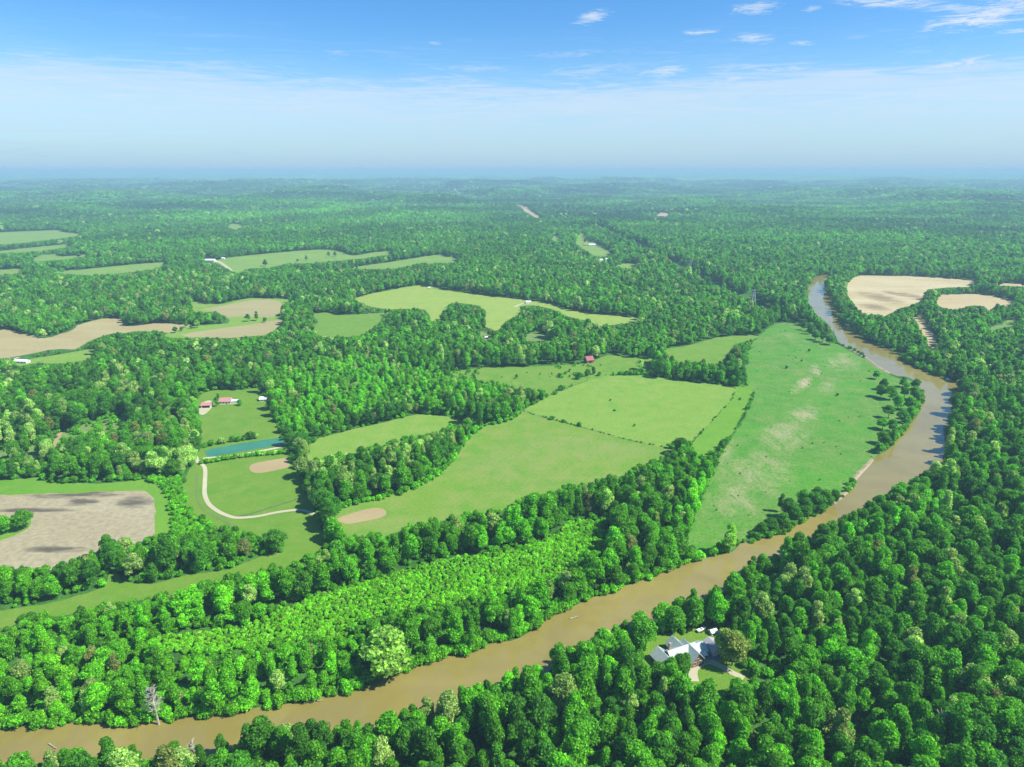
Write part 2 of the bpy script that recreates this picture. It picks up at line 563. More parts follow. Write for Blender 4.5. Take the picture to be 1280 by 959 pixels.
lodge_land = [(804, 800), (832, 791), (857, 791), (868, 785), (896, 787), (906, 800), (906, 822), (940, 845), (925, 868), (890, 872), (866, 872),
              (840, 868), (815, 850), (800, 838), (800, 815)]
pond = [(256, 564), (262, 561.5), (300, 554.5), (330, 550), (353, 547), (355, 549), (355.5, 555.5), (320, 561.5), (290, 567), (263, 571.5), (259, 571)]
thicket = [(300, 785), (390, 750), (461, 728), (544, 703), (601, 695), (651, 688), (698, 670), (709, 654), (752, 651), (757, 681), (722, 700), (694, 725), (633, 744),
           (560, 763), (500, 766), (449, 778), (430, 800), (332, 808), (273, 818), (195, 816), (190, 800), (250, 792)]
young_wood = [(345, 470), (400, 455), (470, 455), (545, 470), (600, 482), (650, 492), (640, 507), (585, 520), (520, 515), (440, 530), (390, 548), (372, 560),
              (352, 530), (335, 495)]
willow_strip = [(180, 600), (205, 597), (228, 598), (230, 632), (243, 645), (262, 655), (268, 668), (222, 670), (214, 655), (209, 620), (200, 607)]
kerb_bush = [(858, 700), (861, 667), (869, 642), (880, 616), (895, 584), (880, 578), (868, 600), (855, 640), (845, 690)]
open_all = [river_vis, pasture_vis, hayfield, strip_meadow, center_field, slope_field, back_field, corner_field, ridge_field, glade_a, glade_b, west_pasture,
            knoll_field, tan_west, grass_west, far_a, far_b, far_c, far_d, far_e, far_f, far_g, far_h, far_i, far_j, far_k, far_l, far_m, far_n,
            stubble_a, stubble_b, stubble_c, stubble_d, glade_e, house_lawn, crop_grass, clear_a, clear_b, clear_c, clear_d, lodge_clear, thicket, willow_strip]
base_only = [river_water, lodge_land, pasture]

# ------------------------------------------------------------------ materials
SUN_EL, SUN_AZ = math.radians(50), math.radians(-14)   # azimuth measured from +X towards +Y


def under_mat():
    m, nt = new_mat('undergrowth')
    P = pos(nt)
    n = nt.noise(P, .05, 6, .65)
    n2 = nt.noise(P, .6, 4, .7)
    c = nt.mix(nt.ramp(n, [(.35, 0.0), (.65, 1.0)]), (.035, .12, .018), (.075, .22, .03))
    c = nt.mix(nt.ramp(n2, [(.4, .6), (.55, 0.0)]), c, (.02, .045, .012))
    finish(nt, c, .95, .1, n2, .6, .5)
    return m


M_under = under_mat()
def _pp(x, y, rx, ry, a, amt):
    q = unproj(x, y)
    return (q.x, q.y, rx, ry, a, amt)


M_meadow = grass_mat('meadow_grass', (.14, .265, .032), (.25, .30, .06), (.095, .245, .022), .55, None, .35)
M_hay = grass_mat('hay_grass', (.185, .325, .045), (.28, .35, .075), (.125, .30, .028), .8, (.9, 9.0, .32), .45)
M_center = grass_mat('grazed_grass', (.150, .28, .032), (.25, .29, .075), (.095, .265, .022), .9, (.5, 14.0, .10), .4, .009, [_pp(700, 560, 60, 40, 0, .35), _pp(640, 585, 50, 30, 0, .3), _pp(760, 565, 40, 25, 0, .3)], (.27, .29, .10))
M_bright = grass_mat('lush_grass', (.135, .295, .026), (.20, .32, .045), (.10, .265, .02), .4, None, .3)
M_rough = grass_mat('rough_pasture', (.080, .265, .022), (.20, .28, .07), (.055, .225, .018), .8, None, .8, .009,
                    [_pp(1019, 463, 9, 34, .45, 1.0), _pp(1002, 481, 11, 46, .64, 1.0), _pp(1004, 518, 18, 42, .6, .7), _pp(978, 545, 24, 55, .6, .55), _pp(950, 590, 30, 55, .5, .5),
                     _pp(1052, 452, 24, 60, .5, .65), _pp(1035, 484, 14, 50, .6, .45), _pp(920, 625, 24, 34, .4, .55), _pp(905, 565, 9, 45, .35, .5), _pp(985, 420, 16, 30, .3, .4)])
M_lawn = grass_mat('mown_lawn', (.14, .265, .027), (.225, .30, .055), (.095, .245, .02), .6, (.15, 5.0, .42), .3)
M_ridge = grass_mat('ridge_grass', (.25, .35, .06), (.35, .37, .10), (.18, .325, .045), .7, None, .3)
M_farg = grass_mat('distant_grass', (.19, .31, .055), (.29, .33, .10), (.13, .27, .04), .5, None, .3)
M_glade = grass_mat('weedy_glade', (.14, .27, .05), (.30, .29, .13), (.08, .22, .03), .8, None, .7, .03)


def pxs(x, y, rx, ry, a=0.0):
    p = unproj(x, y)
    return (p.x, p.y, rx, ry, a)


M_crop = soil_mat('crop_soil', (.35, .305, .175), (.40, .36, .22), (.075, .065, .05), -.25, [pxs(170, 628, 15, 11), pxs(92, 619, 36, 7), pxs(102, 628, 13, 7), pxs(70, 687, 22, 5), pxs(40, 638, 32, 4)])
M_tan = soil_mat('tilled_soil', (.34, .29, .13), (.40, .35, .17), (.24, .20, .09), .1, None, 7, .12)
M_knoll = soil_mat('knoll_soil', (.32, .28, .13), (.36, .33, .15), (.22, .21, .09), .2, None, 7, .15)
M_stub = soil_mat('stubble', (.46, .38, .19), (.56, .49, .28), (.22, .17, .09), 1.1, [pxs(1100, 372, 30, 75), pxs(1118, 367, 18, 40), pxs(1147, 372, 22, 60), pxs(1092, 384, 25, 40)], 12, .25)
M_stub2 = soil_mat('pale_stubble', (.43, .34, .17), (.48, .40, .21), (.32, .26, .13), .2, None, 12, .2)
M_dirt = soil_mat('bare_plot', (.34, .26, .12), (.40, .33, .17), (.30, .24, .15), .3, None, 3, .2)
M_path = soil_mat('gravel', (.42, .39, .25), (.52, .49, .34), (.45, .38, .26), .3, None, 2, .1)
M_bank = soil_mat('bank_earth', (.30, .25, .14), (.42, .37, .22), (.25, .19, .11), .3, None, 2, .1)
M_cut = soil_mat('cut_over_ground', (.07, .065, .06), (.085, .10, .065), (.045, .05, .045), .1, None, 20, .2)


def water_mat(name, deep, silt, rough=.08, bscale=.35, bstr=.12):
    m, nt = new_mat(name)
    P = pos(nt)
    n = nt.noise(nt.map(P, (1, 1.0, 1), (0, 0, .4)), .018, 5, .6, .8)
    c = nt.mix(nt.ramp(n, [(.4, 0.0), (.6, 1.0)]), deep, silt)
    b = nt.noise(P, bscale, 4, .6)
    finish(nt, c, rough, .5, b, bstr, .25)
    return m


M_river = water_mat('river_water', (.225, .185, .048), (.265, .22, .064), .10, .5, .05)
M_pond = water_mat('pond_water', (.035, .17, .10), (.05, .22, .13), .4, .6, .05)


def foliage_mat(name='foliage', gain=1.0):
    m, nt = new_mat(name)
    at = nt.new('ShaderNodeAttribute', attribute_type='INSTANCER', attribute_name='tone')
    oi = nt.new('ShaderNodeObjectInfo')
    c = nt.ramp(at.outputs['Fac'], [(0.0, (.030, .130, .016)), (.2, (.052, .205, .015)), (.4, (.088, .29, .012)), (.6, (.115, .39, .010)),
                                    (.75, (.18, .47, .015)), (.86, (.27, .42, .11)), (.93, (.19, .27, .05)), (1.0, (.17, .21, .06))])
    r = nt.math('ADD', nt.math('MULTIPLY', oi.outputs['Random'], .62), .90 * gain)
    vm = nt.new('ShaderNodeVectorMath', operation='SCALE')
    nt.l.new(c, vm.inputs[0])
    nt.l.new(r, vm.inputs['Scale'])
    tc = nt.new('ShaderNodeTexCoord')
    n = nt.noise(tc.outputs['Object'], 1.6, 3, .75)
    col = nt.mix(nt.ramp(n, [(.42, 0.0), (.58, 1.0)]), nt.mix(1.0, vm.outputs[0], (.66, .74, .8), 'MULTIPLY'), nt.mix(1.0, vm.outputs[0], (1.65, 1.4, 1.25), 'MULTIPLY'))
    la = nt.new('ShaderNodeAttribute', attribute_type='GEOMETRY', attribute_name='lv')
    vs2 = nt.new('ShaderNodeVectorMath', operation='SCALE')
    nt.l.new(col, vs2.inputs[0])
    nt.l.new(la.outputs['Fac'], vs2.inputs['Scale'])
    col = vs2.outputs[0]
    d = nt.new('ShaderNodeBsdfPrincipled')
    d.inputs['Roughness'].default_value = .55
    d.inputs['Specular IOR Level'].default_value = .12
    nt.l.new(col, d.inputs['Base Color'])
    t = nt.new('ShaderNodeBsdfTranslucent')
    nt.l.new(nt.mix(1.0, col, (1.3, 1.5, .7), 'MULTIPLY'), t.inputs['Color'])
    mx = nt.new('ShaderNodeMixShader')
    mx.inputs[0].default_value = .46
    nt.l.new(d.outputs[0], mx.inputs[1])
    nt.l.new(t.outputs[0], mx.inputs[2])
    o = nt.new('ShaderNodeOutputMaterial')
    nt.l.new(mx.outputs[0], o.inputs['Surface'])
    return m


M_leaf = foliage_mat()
M_bark = simple('bark', (.16, .125, .09), .9, .1, .3, 1.5)
M_dead = simple('bleached_wood', (.37, .37, .27), .85, .2, .2, 1.2)
M_canopy, _nt = new_mat('far_canopy')
_P = pos(_nt)
_n1 = _nt.noise(_nt.map(_P, (1, .55, 1)), .0016, 6, .6, .5)
_n2 = _nt.noise(_P, .012, 5, .7)
_c = _nt.ramp(_nt.math('ADD', _nt.math('MULTIPLY', _n1, .6), _nt.math('MULTIPLY', _n2, .4)),
              [(.36, (.03, .13, .02)), (.46, (.06, .24, .022)), (.54, (.10, .34, .028)), (.64, (.17, .48, .04))])
finish(_nt, _c, .9, .1)

# ------------------------------------------------------------------ ground
angs = np.concatenate([np.radians(np.arange(-62, 62.01, .5)), np.radians(np.arange(66, 296, 6))])
rads = np.concatenate([[30, 120, 250, 400, 600, 800], np.geomspace(950, 60000, 300)])
A, R = np.meshgrid(angs, rads)
gx, gy = R * np.sin(A), R * np.cos(A)
gz = terrain(gx, gy)
na, nr = len(angs), len(rads)
verts = [(0, 0, 0)] + list(zip(gx.ravel(), gy.ravel(), gz.ravel()))
faces = [(0, 1 + (i + 1) % na, 1 + i) for i in range(na)]
for j in range(nr - 1):
    for i in range(na):
        a, b = 1 + j * na + i, 1 + j * na + (i + 1) % na
        faces.append((a, b, b + na, a + na))
g = mesh_obj('ground', verts, faces, M_under, smooth=True)
tag(g, kind='structure', label='dark undergrowth on the ground beneath the woods')

sheet('river', river_water, M_river, .22, 2, 'muddy brown river winding through the woods', wobble=0)
sheet('rough_pasture', pasture, M_rough, .10, 2, 'rough green pasture inside the river bend')
sheet('hay_field', hayfield, M_hay, .10, 1, 'pale green hay field above the fence line')
sheet('meadow_strip', strip_meadow, M_bright, .06, 2, 'bright green grass strip beside the hay field')
sheet('center_field', center_field, M_center, .06, 2, 'large grazed field in the middle of the valley')
sheet('slope_field', slope_field, M_hay, .06, 2, 'narrow light green field between two woods')
sheet('back_field', back_field, M_meadow, .06, 2, 'field in front of the red barn')
sheet('corner_field', corner_field, M_meadow, .06, 2, 'small green field below the power line')
sheet('ridge_field', ridge_field, M_ridge, .06, 2, 'yellow green field on the ridge')
for nm, pl in (('west_pasture', west_pasture), ('glade', glade_a), ('glade', glade_b), ('glade', glade_e)):
    sheet(nm, pl, M_glade if nm == 'glade' else M_meadow, .06, 2, 'grassy clearing among the trees')
sheet('knoll_field', knoll_field, M_hay, .06, 2, 'green border of the tan knoll field')
sheet('tilled_ground', knoll_upper, M_knoll, .12, 2, 'upper tan patch on the knoll')
sheet('tilled_ground', knoll_lower, M_knoll, .12, 2, 'lower tan patch on the knoll')
sheet('tilled_ground', tan_west, M_tan, .08, 2, 'long tan tilled field at the left')
sheet('grass_border', grass_west, M_hay, .12, 2, 'grass strip below the long tan field')
for pl in (far_a, far_b, far_c, far_d, far_e, far_f, far_g, far_h, far_i, far_j, far_n):
    sheet('distant_field', pl, M_farg, .06, 2, 'distant pale green field among woods')
for pl in (far_k, far_l, far_m):
    sheet('distant_field', pl, M_stub2, .5, 1, 'distant bare pale strip in the forest')
sheet('cut_ground', clearcut, M_cut, .06, 2, 'dark brown cut over forest ground')
sheet('stubble_field', stubble_a, M_stub, .06, 2, 'large pale stubble field beyond the river')
for pl in (stubble_b, stubble_c, stubble_d):
    sheet('stubble_field', pl, M_stub2, .06, 2, 'pale bare field beyond the river')
sheet('valley_lawn', house_lawn, M_lawn, .06, 2, 'mown lawn from the red roofed houses down the valley')
sheet('crop_border', crop_grass, M_bright, .06, 2, 'bright grass border round the bare crop field')
sheet('crop_field', crop_soil, M_crop, .10, 1, 'bare crop field with dark damp stains')
sheet('grass_islet', crop_islet, M_bright, .14, 2, 'grass under the small grove in the crop field')
for pl in (clear_a, clear_b, clear_c, clear_d):
    sheet('clearing', pl, M_glade, .06, 2, 'weedy clearing in the woods')
sheet('clearing_track', [(69, 560), (69, 548), (74, 541), (79, 541), (74, 549), (73, 560)], M_dirt, .1, 2, 'bare earth in the clearing')
sheet('lodge_lawn', lodge_land, M_lawn, .06, 2, 'lawn round the lodge in the woods')
sheet('pond', pond, M_pond, .14, 1, 'teal green pond on the lawn', wobble=0)
sheet('pond_dam', ribbon_px([(254, 573), (290, 570), (320, 565), (352, 559)], 3.2), M_path, .16, 1, 'pale path on the pond dam', world=True, wobble=0)
oval_a = [(421, 649), (433, 644), (455, 637.5), (470, 635), (481, 637.5), (483, 643), (474, 648), (451, 652.5), (436, 655), (427, 653.5)]
oval_b = [(312, 585), (316, 580), (335, 576), (358, 572.5), (364, 577), (360, 584), (345, 588), (325, 591.5), (315, 590)]
sheet('dirt_patch', oval_a, M_dirt, .12, 2, 'oval bare patch in the middle field', wobble=.2)
sheet('dirt_patch', oval_b, M_dirt, .12, 2, 'oval bare patch below the pond', wobble=.2)
farm_path = [(246, 558), (244.5, 566), (247, 577), (256, 585), (256, 605), (256, 618), (261, 630), (272, 639), (285, 645), (297, 647.5),
             (320, 646), (345, 641), (368, 638), (382, 639), (392, 643)]
sheet('gravel_path', ribbon_px(farm_path, 3.1), M_path, .2, 1, 'pale gravel track curving across the lawn', world=True, wobble=0)
ditch = [(296, 646), (315, 642), (340, 634), (360, 628), (376, 622)]
sheet('ditch', ribbon_px(ditch, 1.6), simple('ditch_weeds', (.09, .14, .05)), .17, 1, 'thin dark ditch across the lawn', world=True, wobble=0)
sheet('ditch', ribbon_px([(246, 590), (246, 620), (255, 637), (275, 648), (288, 655), (292, 662)], 1.6), simple('ditch_weeds_b', (.13, .2, .05)), .17, 1, 'thin ditch beside the gravel track', world=True, wobble=0)
sheet('gravel_drive', [(250, 507), (256, 502), (264, 501), (265, 508), (262, 513), (255, 518.5), (249, 517)], M_path, .1, 2, 'gravel yard of the red roofed garage', wobble=0)
sheet('gravel_drive', ribbon_px([(868, 852), (866, 842), (869, 834), (880, 828), (890, 828), (903, 834), (915, 841), (930, 848)], 4.6, 3.2), M_path, .12, 1, 'pale curved drive in front of the lodge', world=True, wobble=0)
sheet('gravel_drive', ribbon_px([(886, 828), (893, 820), (896, 808)], 6.5), simple('asphalt', (.20, .20, .21)), .1, 1, 'grey forecourt beside the lodge', world=True, wobble=0)
sheet('gravel_drive', ribbon_px([(256, 325.5), (268, 326), (278, 330), (290, 340)], 9), M_path, .3, 1, 'pale road to the distant white barn', world=True, wobble=0)
sheet('gravel_drive', ribbon_px([(-30, 456), (5, 451), (24, 447)], 5), M_path, .2, 1, 'pale track beside the tan field', world=True, wobble=0)
sheet('gravel_drive', ribbon_px([(643, 384), (652, 380), (664, 376.5)], 5), M_path, .2, 1, 'pale track on the ridge field', world=True, wobble=0)
0 and sheet('bare_ground', [(983, 497), (993, 486), (1003, 480), (1021, 461), (1027, 452), (1029, 457), (1024, 466), (1012, 480), (998, 489)], M_dirt, .16, 2, 'bare streak in the rough pasture', wobble=1.5)
sheet('bare_ground', ribbon_px([(398, 424), (404, 421), (410, 424)], 10), M_dirt, .16, 1, 'bare yard among trees', world=True, wobble=0)


# river bank of bare earth along the open pasture
def bank(pts, name='river_bank', w=2.0, hgt=1.0):
    P = [unproj(*p) for p in smooth_line(pts, 6)]
    vs, fs = [], []
    n = len(P)
    for i in range(n):
        d = P[min(i + 1, n - 1)] - P[max(i - 1, 0)]
        d.normalize()
        nr_ = Vector((-d.y, d.x, 0))
        k = math.sin(math.pi * i / (n - 1)) ** .4
        j = random.uniform(-.8, .8)
        for o_, z_ in ((-1.4, .1), (-.4, .45 * k), (.6 + j * .6, hgt * k), (w * .8 + j, hgt * .8 * k), (w * 1.7 + j, .05)):
            vs.append(P[i] + nr_ * o_ + Vector((0, 0, z_)))
    for i in range(n - 1):
        for c in range(4):
            a = i * 5 + c
            fs.append((a, a + 5, a + 6, a + 1))
    tag(mesh_obj(name, vs, fs, M_bank), 'strip of bare pale earth at the river edge', kind='structure')


bank([(1041, 632), (1052, 622), (1062, 612), (1067, 603), (1076, 592), (1084, 584), (1093, 574)])
bank([(1062, 437), (1080, 447), (1096, 459), (1112, 467)], hgt=1.0)

# ------------------------------------------------------------------ tree meshes
ICO = None


def ico():
    global ICO
    if ICO is None:
        bm = bmesh.new()
        bmesh.ops.create_icosphere(bm, subdivisions=2, radius=1)
        ICO = (np.array([v.co[:] for v in bm.verts]), [tuple(v.index for v in f.verts) for f in bm.faces])
        bm.free()
    return ICO


def crown_mesh(name, seed, R, z0, z1, nleaf, leaf, nl=12, spread=.62, lr=(.36, .52), conic=0.0, droop=0.0, core=.64):
    r = np.random.default_rng(seed)
    cz, hz = (z0 + z1) / 2, (z1 - z0) / 2
    lobes = []
    for i in range(nl):
        while True:
            p = r.uniform(-1, 1, 3)
            if p @ p < 1:
                break
        zz = p[2]
        k = 1 - conic * max(0, (zz + .2))
        rad = R * r.uniform(*lr) * (1 - .45 * conic * max(0, zz))
        lobes.append((p[0] * R * spread * k, p[1] * R * spread * k, cz + zz * (hz - rad * .8) , rad))
    lobes.append((0, 0, cz, R * .55))
    lobes.append((0, 0, z1 - R * .4, R * .4))
    L = np.array(lobes)
    # leaves
    w = L[:, 3] ** 2
    idx = r.choice(len(L), nleaf * 3, p=w / w.sum())
    d = r.normal(size=(nleaf * 3, 3))
    d /= np.linalg.norm(d, axis=1)[:, None]
    d[:, 2] = np.where(d[:, 2] < -.45, -d[:, 2], d[:, 2])
    rr = L[idx, 3] * r.uniform(.74, 1.30, len(idx)) ** 1.0
    p = L[idx, :3] + d * rr[:, None]
    keep = np.ones(len(p), bool)
    for j in range(len(L)):
        dist = np.linalg.norm(p - L[j, :3], axis=1)
        keep &= ~((dist < .84 * L[j, 3]) & (idx != j))
    p, d = p[keep][:nleaf], d[keep][:nleaf]
    if droop:
        p[:, 2] -= droop * r.random(len(p)) * (np.hypot(p[:, 0], p[:, 1]) / R)
    nrm = d + r.normal(scale=.6, size=d.shape)
    nrm /= np.linalg.norm(nrm, axis=1)[:, None]
    t = np.cross(nrm, r.normal(size=nrm.shape))
    t /= np.linalg.norm(t, axis=1)[:, None]
    b = np.cross(nrm, t)
    s = leaf * r.uniform(.6, 1.35, len(p))[:, None]
    v = np.stack([p + t * s * .6, p + b * s * .42 - nrm * s * .12, p - t * s * .55, p - b * s * .42 + nrm * s * .05], 1).reshape(-1, 3)
    vs = [v]
    fs = [tuple(range(4 * i, 4 * i + 4)) for i in range(len(p))]
    k = len(v)
    iv, ifc = ico()
    for (x, y, z, rad) in L:
        q = iv * rad * core * (1 + r.normal(scale=.05, size=len(iv)))[:, None] + (x, y, z)
        vs.append(q)
        fs += [tuple(a + k for a in f) for f in ifc]
        k += len(iv)
    me = bpy.data.meshes.new(name)
    me.from_pydata(np.concatenate(vs).tolist(), [], fs)
    me.materials.append(M_leaf)
    lv = me.attributes.new('lv', 'FLOAT', 'FACE')
    vals = np.full(len(fs), .8, np.float32)
    vals[:len(p)] = r.uniform(.55, 1.5, len(p)) ** 1.2
    lv.data.foreach_set('value', vals)
    me.update()
    return me


def trunk_mesh(name, seed, R, H0, r0=.38):
    rd = random.Random(seed)
    m = MB()
    pts = [Vector((0, 0, -1.2))]
    for i in range(1, 5):
        pts.append(Vector((rd.uniform(-.3, .3) * i * .4, rd.uniform(-.3, .3) * i * .4, H0 * i / 4.6)))
    for i in range(4):
        m.tube(pts[i], pts[i + 1], r0 * (1 - i * .2), r0 * (1 - (i + 1) * .2), 7)
    for i in range(7):
        a = rd.uniform(0, 6.28)
        b = pts[2].lerp(pts[4], rd.random())
        e = b + Vector((math.cos(a) * R * .55, math.sin(a) * R * .55, H0 * rd.uniform(.08, .22)))
        m.tube(b, e, r0 * .4, r0 * .12, 5)
    me = bpy.data.meshes.new(name)
    me.from_pydata(m.v, [], m.f)
    me.materials.append(M_bark)
    return me


KINDS = []   # (crown, trunk, height, radius)
spec = [(5.6, 2.5, 18, 12, .62, (.36, .5), 0, 0), (5.2, 3, 17.5, 14, .64, (.30, .44), .1, 0), (6.0, 2, 16.5, 16, .68, (.28, .42), 0, .5),
        (5.0, 3, 20, 13, .60, (.34, .48), .3, 0), (5.8, 2.5, 18.5, 20, .7, (.24, .36), .1, .8), (5.4, 2, 16, 10, .6, (.4, .52), 0, 0), (4.6, 2, 19.5, 14, .58, (.30, .46), .45, 0)]
for i, (R_, z0, z1, nl, spd, lr, con, dr) in enumerate(spec):
    KINDS.append((crown_mesh('crown', 100 + i, R_, z0, z1, 2700, .82, nl, spd, lr, con, dr), trunk_mesh('trunk', 200 + i, R_, z0 + 7), z1, R_))
LOWK = []
for i, (R_, z0, z1, nl, spd, lr, con, dr) in enumerate(spec[:6]):
    LOWK.append(crown_mesh('low_crown', 300 + i, R_ * 1.08, z0, z1 * .92, 260, 1.7, 9, spd, lr, con * .5, 0, .92))
shrub_me = [crown_mesh('leaves', 400 + i, 2.2, .0, 3.4, 420, .62, 7, .65, (.3, .5)) for i in range(4)]

# ------------------------------------------------------------------ forest placement
pts = []
r = 130.0
while r < 14000:
    s = 8.6 * (1 + max(0.0, (r - 1300) / 2600.0) + max(0.0, (r - 5000) / 3000.0))
    half = math.radians(60 if r < 420 else 47)
    n = int(2 * half * r / s)
    a = -half + (np.arange(n) + rng.random()) * s / r + rng.uniform(-.38, .38, n) * s / r
    rr = r + rng.uniform(-.42, .42, n) * s
    pts.append(np.stack([rr * np.sin(a), rr * np.cos(a), np.full(n, s)], 1))
    r += s * .87
pts = np.concatenate(pts)
N = len(pts)
x, y, s = pts[:, 0], pts[:, 1], pts[:, 2]
D = np.hypot(x, y)
z = terrain(x, y)
px0, py0, dep = project(x, y, z)
size = rng.uniform(.62, 1.24, N) * s / 8.6
size *= .88 + .25 * vnoise(x, y, 60, 11)
zone_young = inpoly(px0, py0, young_wood) | inpoly(px0, py0, [(-300, 790), (0, 790), (200, 780), (420, 760), (520, 770), (430, 870), (0, 915), (-300, 925)])
size = np.where(zone_young, size * .72, size)
hgt_f = rng.uniform(.85, 1.15, N)
grow = np.clip(s / 8.6, 1, 10)
c0, c1 = unproj(738, 281), unproj(976, 402)
c0x, c0y = c0.x, c0.y
_L = math.hypot(c1.x - c0.x, c1.y - c0.y)
cdx, cdy = (c1.x - c0.x) / _L, (c1.y - c0.y) / _L
hgt_f = hgt_f / grow ** .75          # far clumps widen more than they rise
sgn = -(x - c0x) * cdy + (y - c0y) * cdx
hgt_f = np.where((np.abs(sgn) < 48) & (D > 1000) & (D < 3000) & (x > 150), hgt_f * 1.3, hgt_f)
hgt = 18.0 * size * hgt_f
rad = 5.4 * size
ok = (rng.random(N) > .02)
ok &= ~(inpoly(px0, py0, clearcut) & (rng.random(N) < .72))
# power line corridor (world strip)
c0, c1 = unproj(738, 281), unproj(976, 402)
cd = np.array([c1.x - c0.x, c1.y - c0.y])
cl = np.hypot(*cd)
cd = cd / cl
tt = (x - c0.x) * cd[0] + (y - c0.y) * cd[1]
dd = np.abs(-(x - c0.x) * cd[1] + (y - c0.y) * cd[0])
ok &= ~((tt > 0) & (tt < cl + 30) & (dd < 26) & (((py0 > 348) & (py0 < 398)) | ((py0 > 326) & (py0 < 346)) | ((py0 > 284) & (py0 < 322))))
samples = [(0, 0, 0.0), (0, 0, .22), (0, 0, .44), (0, 0, .66), (0, 0, .86), (-.55, 0, .6), (.55, 0, .6)]


def collide(idx, fac):
    bad = np.zeros(len(idx), bool)
    for (ox, oy, hz_) in samples:
        if fac < 1 and hz_ in (.22, .66):
            continue
        qx, qy, _ = project(x[idx] + ox * rad[idx] * fac, y[idx], z[idx] + hz_ * hgt[idx] * fac)
        for pl in open_all:
            bad |= inpoly(qx, qy, pl)
    for pl in base_only:
        bad |= inpoly(px0[idx], py0[idx], pl)
    return bad


cand = np.where(ok)[0]
ok[:] = False
for fac in (1.0, .74, .52, .34, .2):
    if len(cand) == 0:
        break
    bad = collide(cand, fac)
    good = cand[~bad]
    ok[good] = True
    size[good] *= fac
    hgt[good] *= fac
    rad[good] *= fac
    cand = cand[bad]

# hand placed trees: (px, py of base, height m, radius factor, kind, tone, name, label)
placed = []


def reserve(px, py, rad_m):
    p = unproj(px, py)
    placed.append((p.x, p.y, rad_m))
    return p


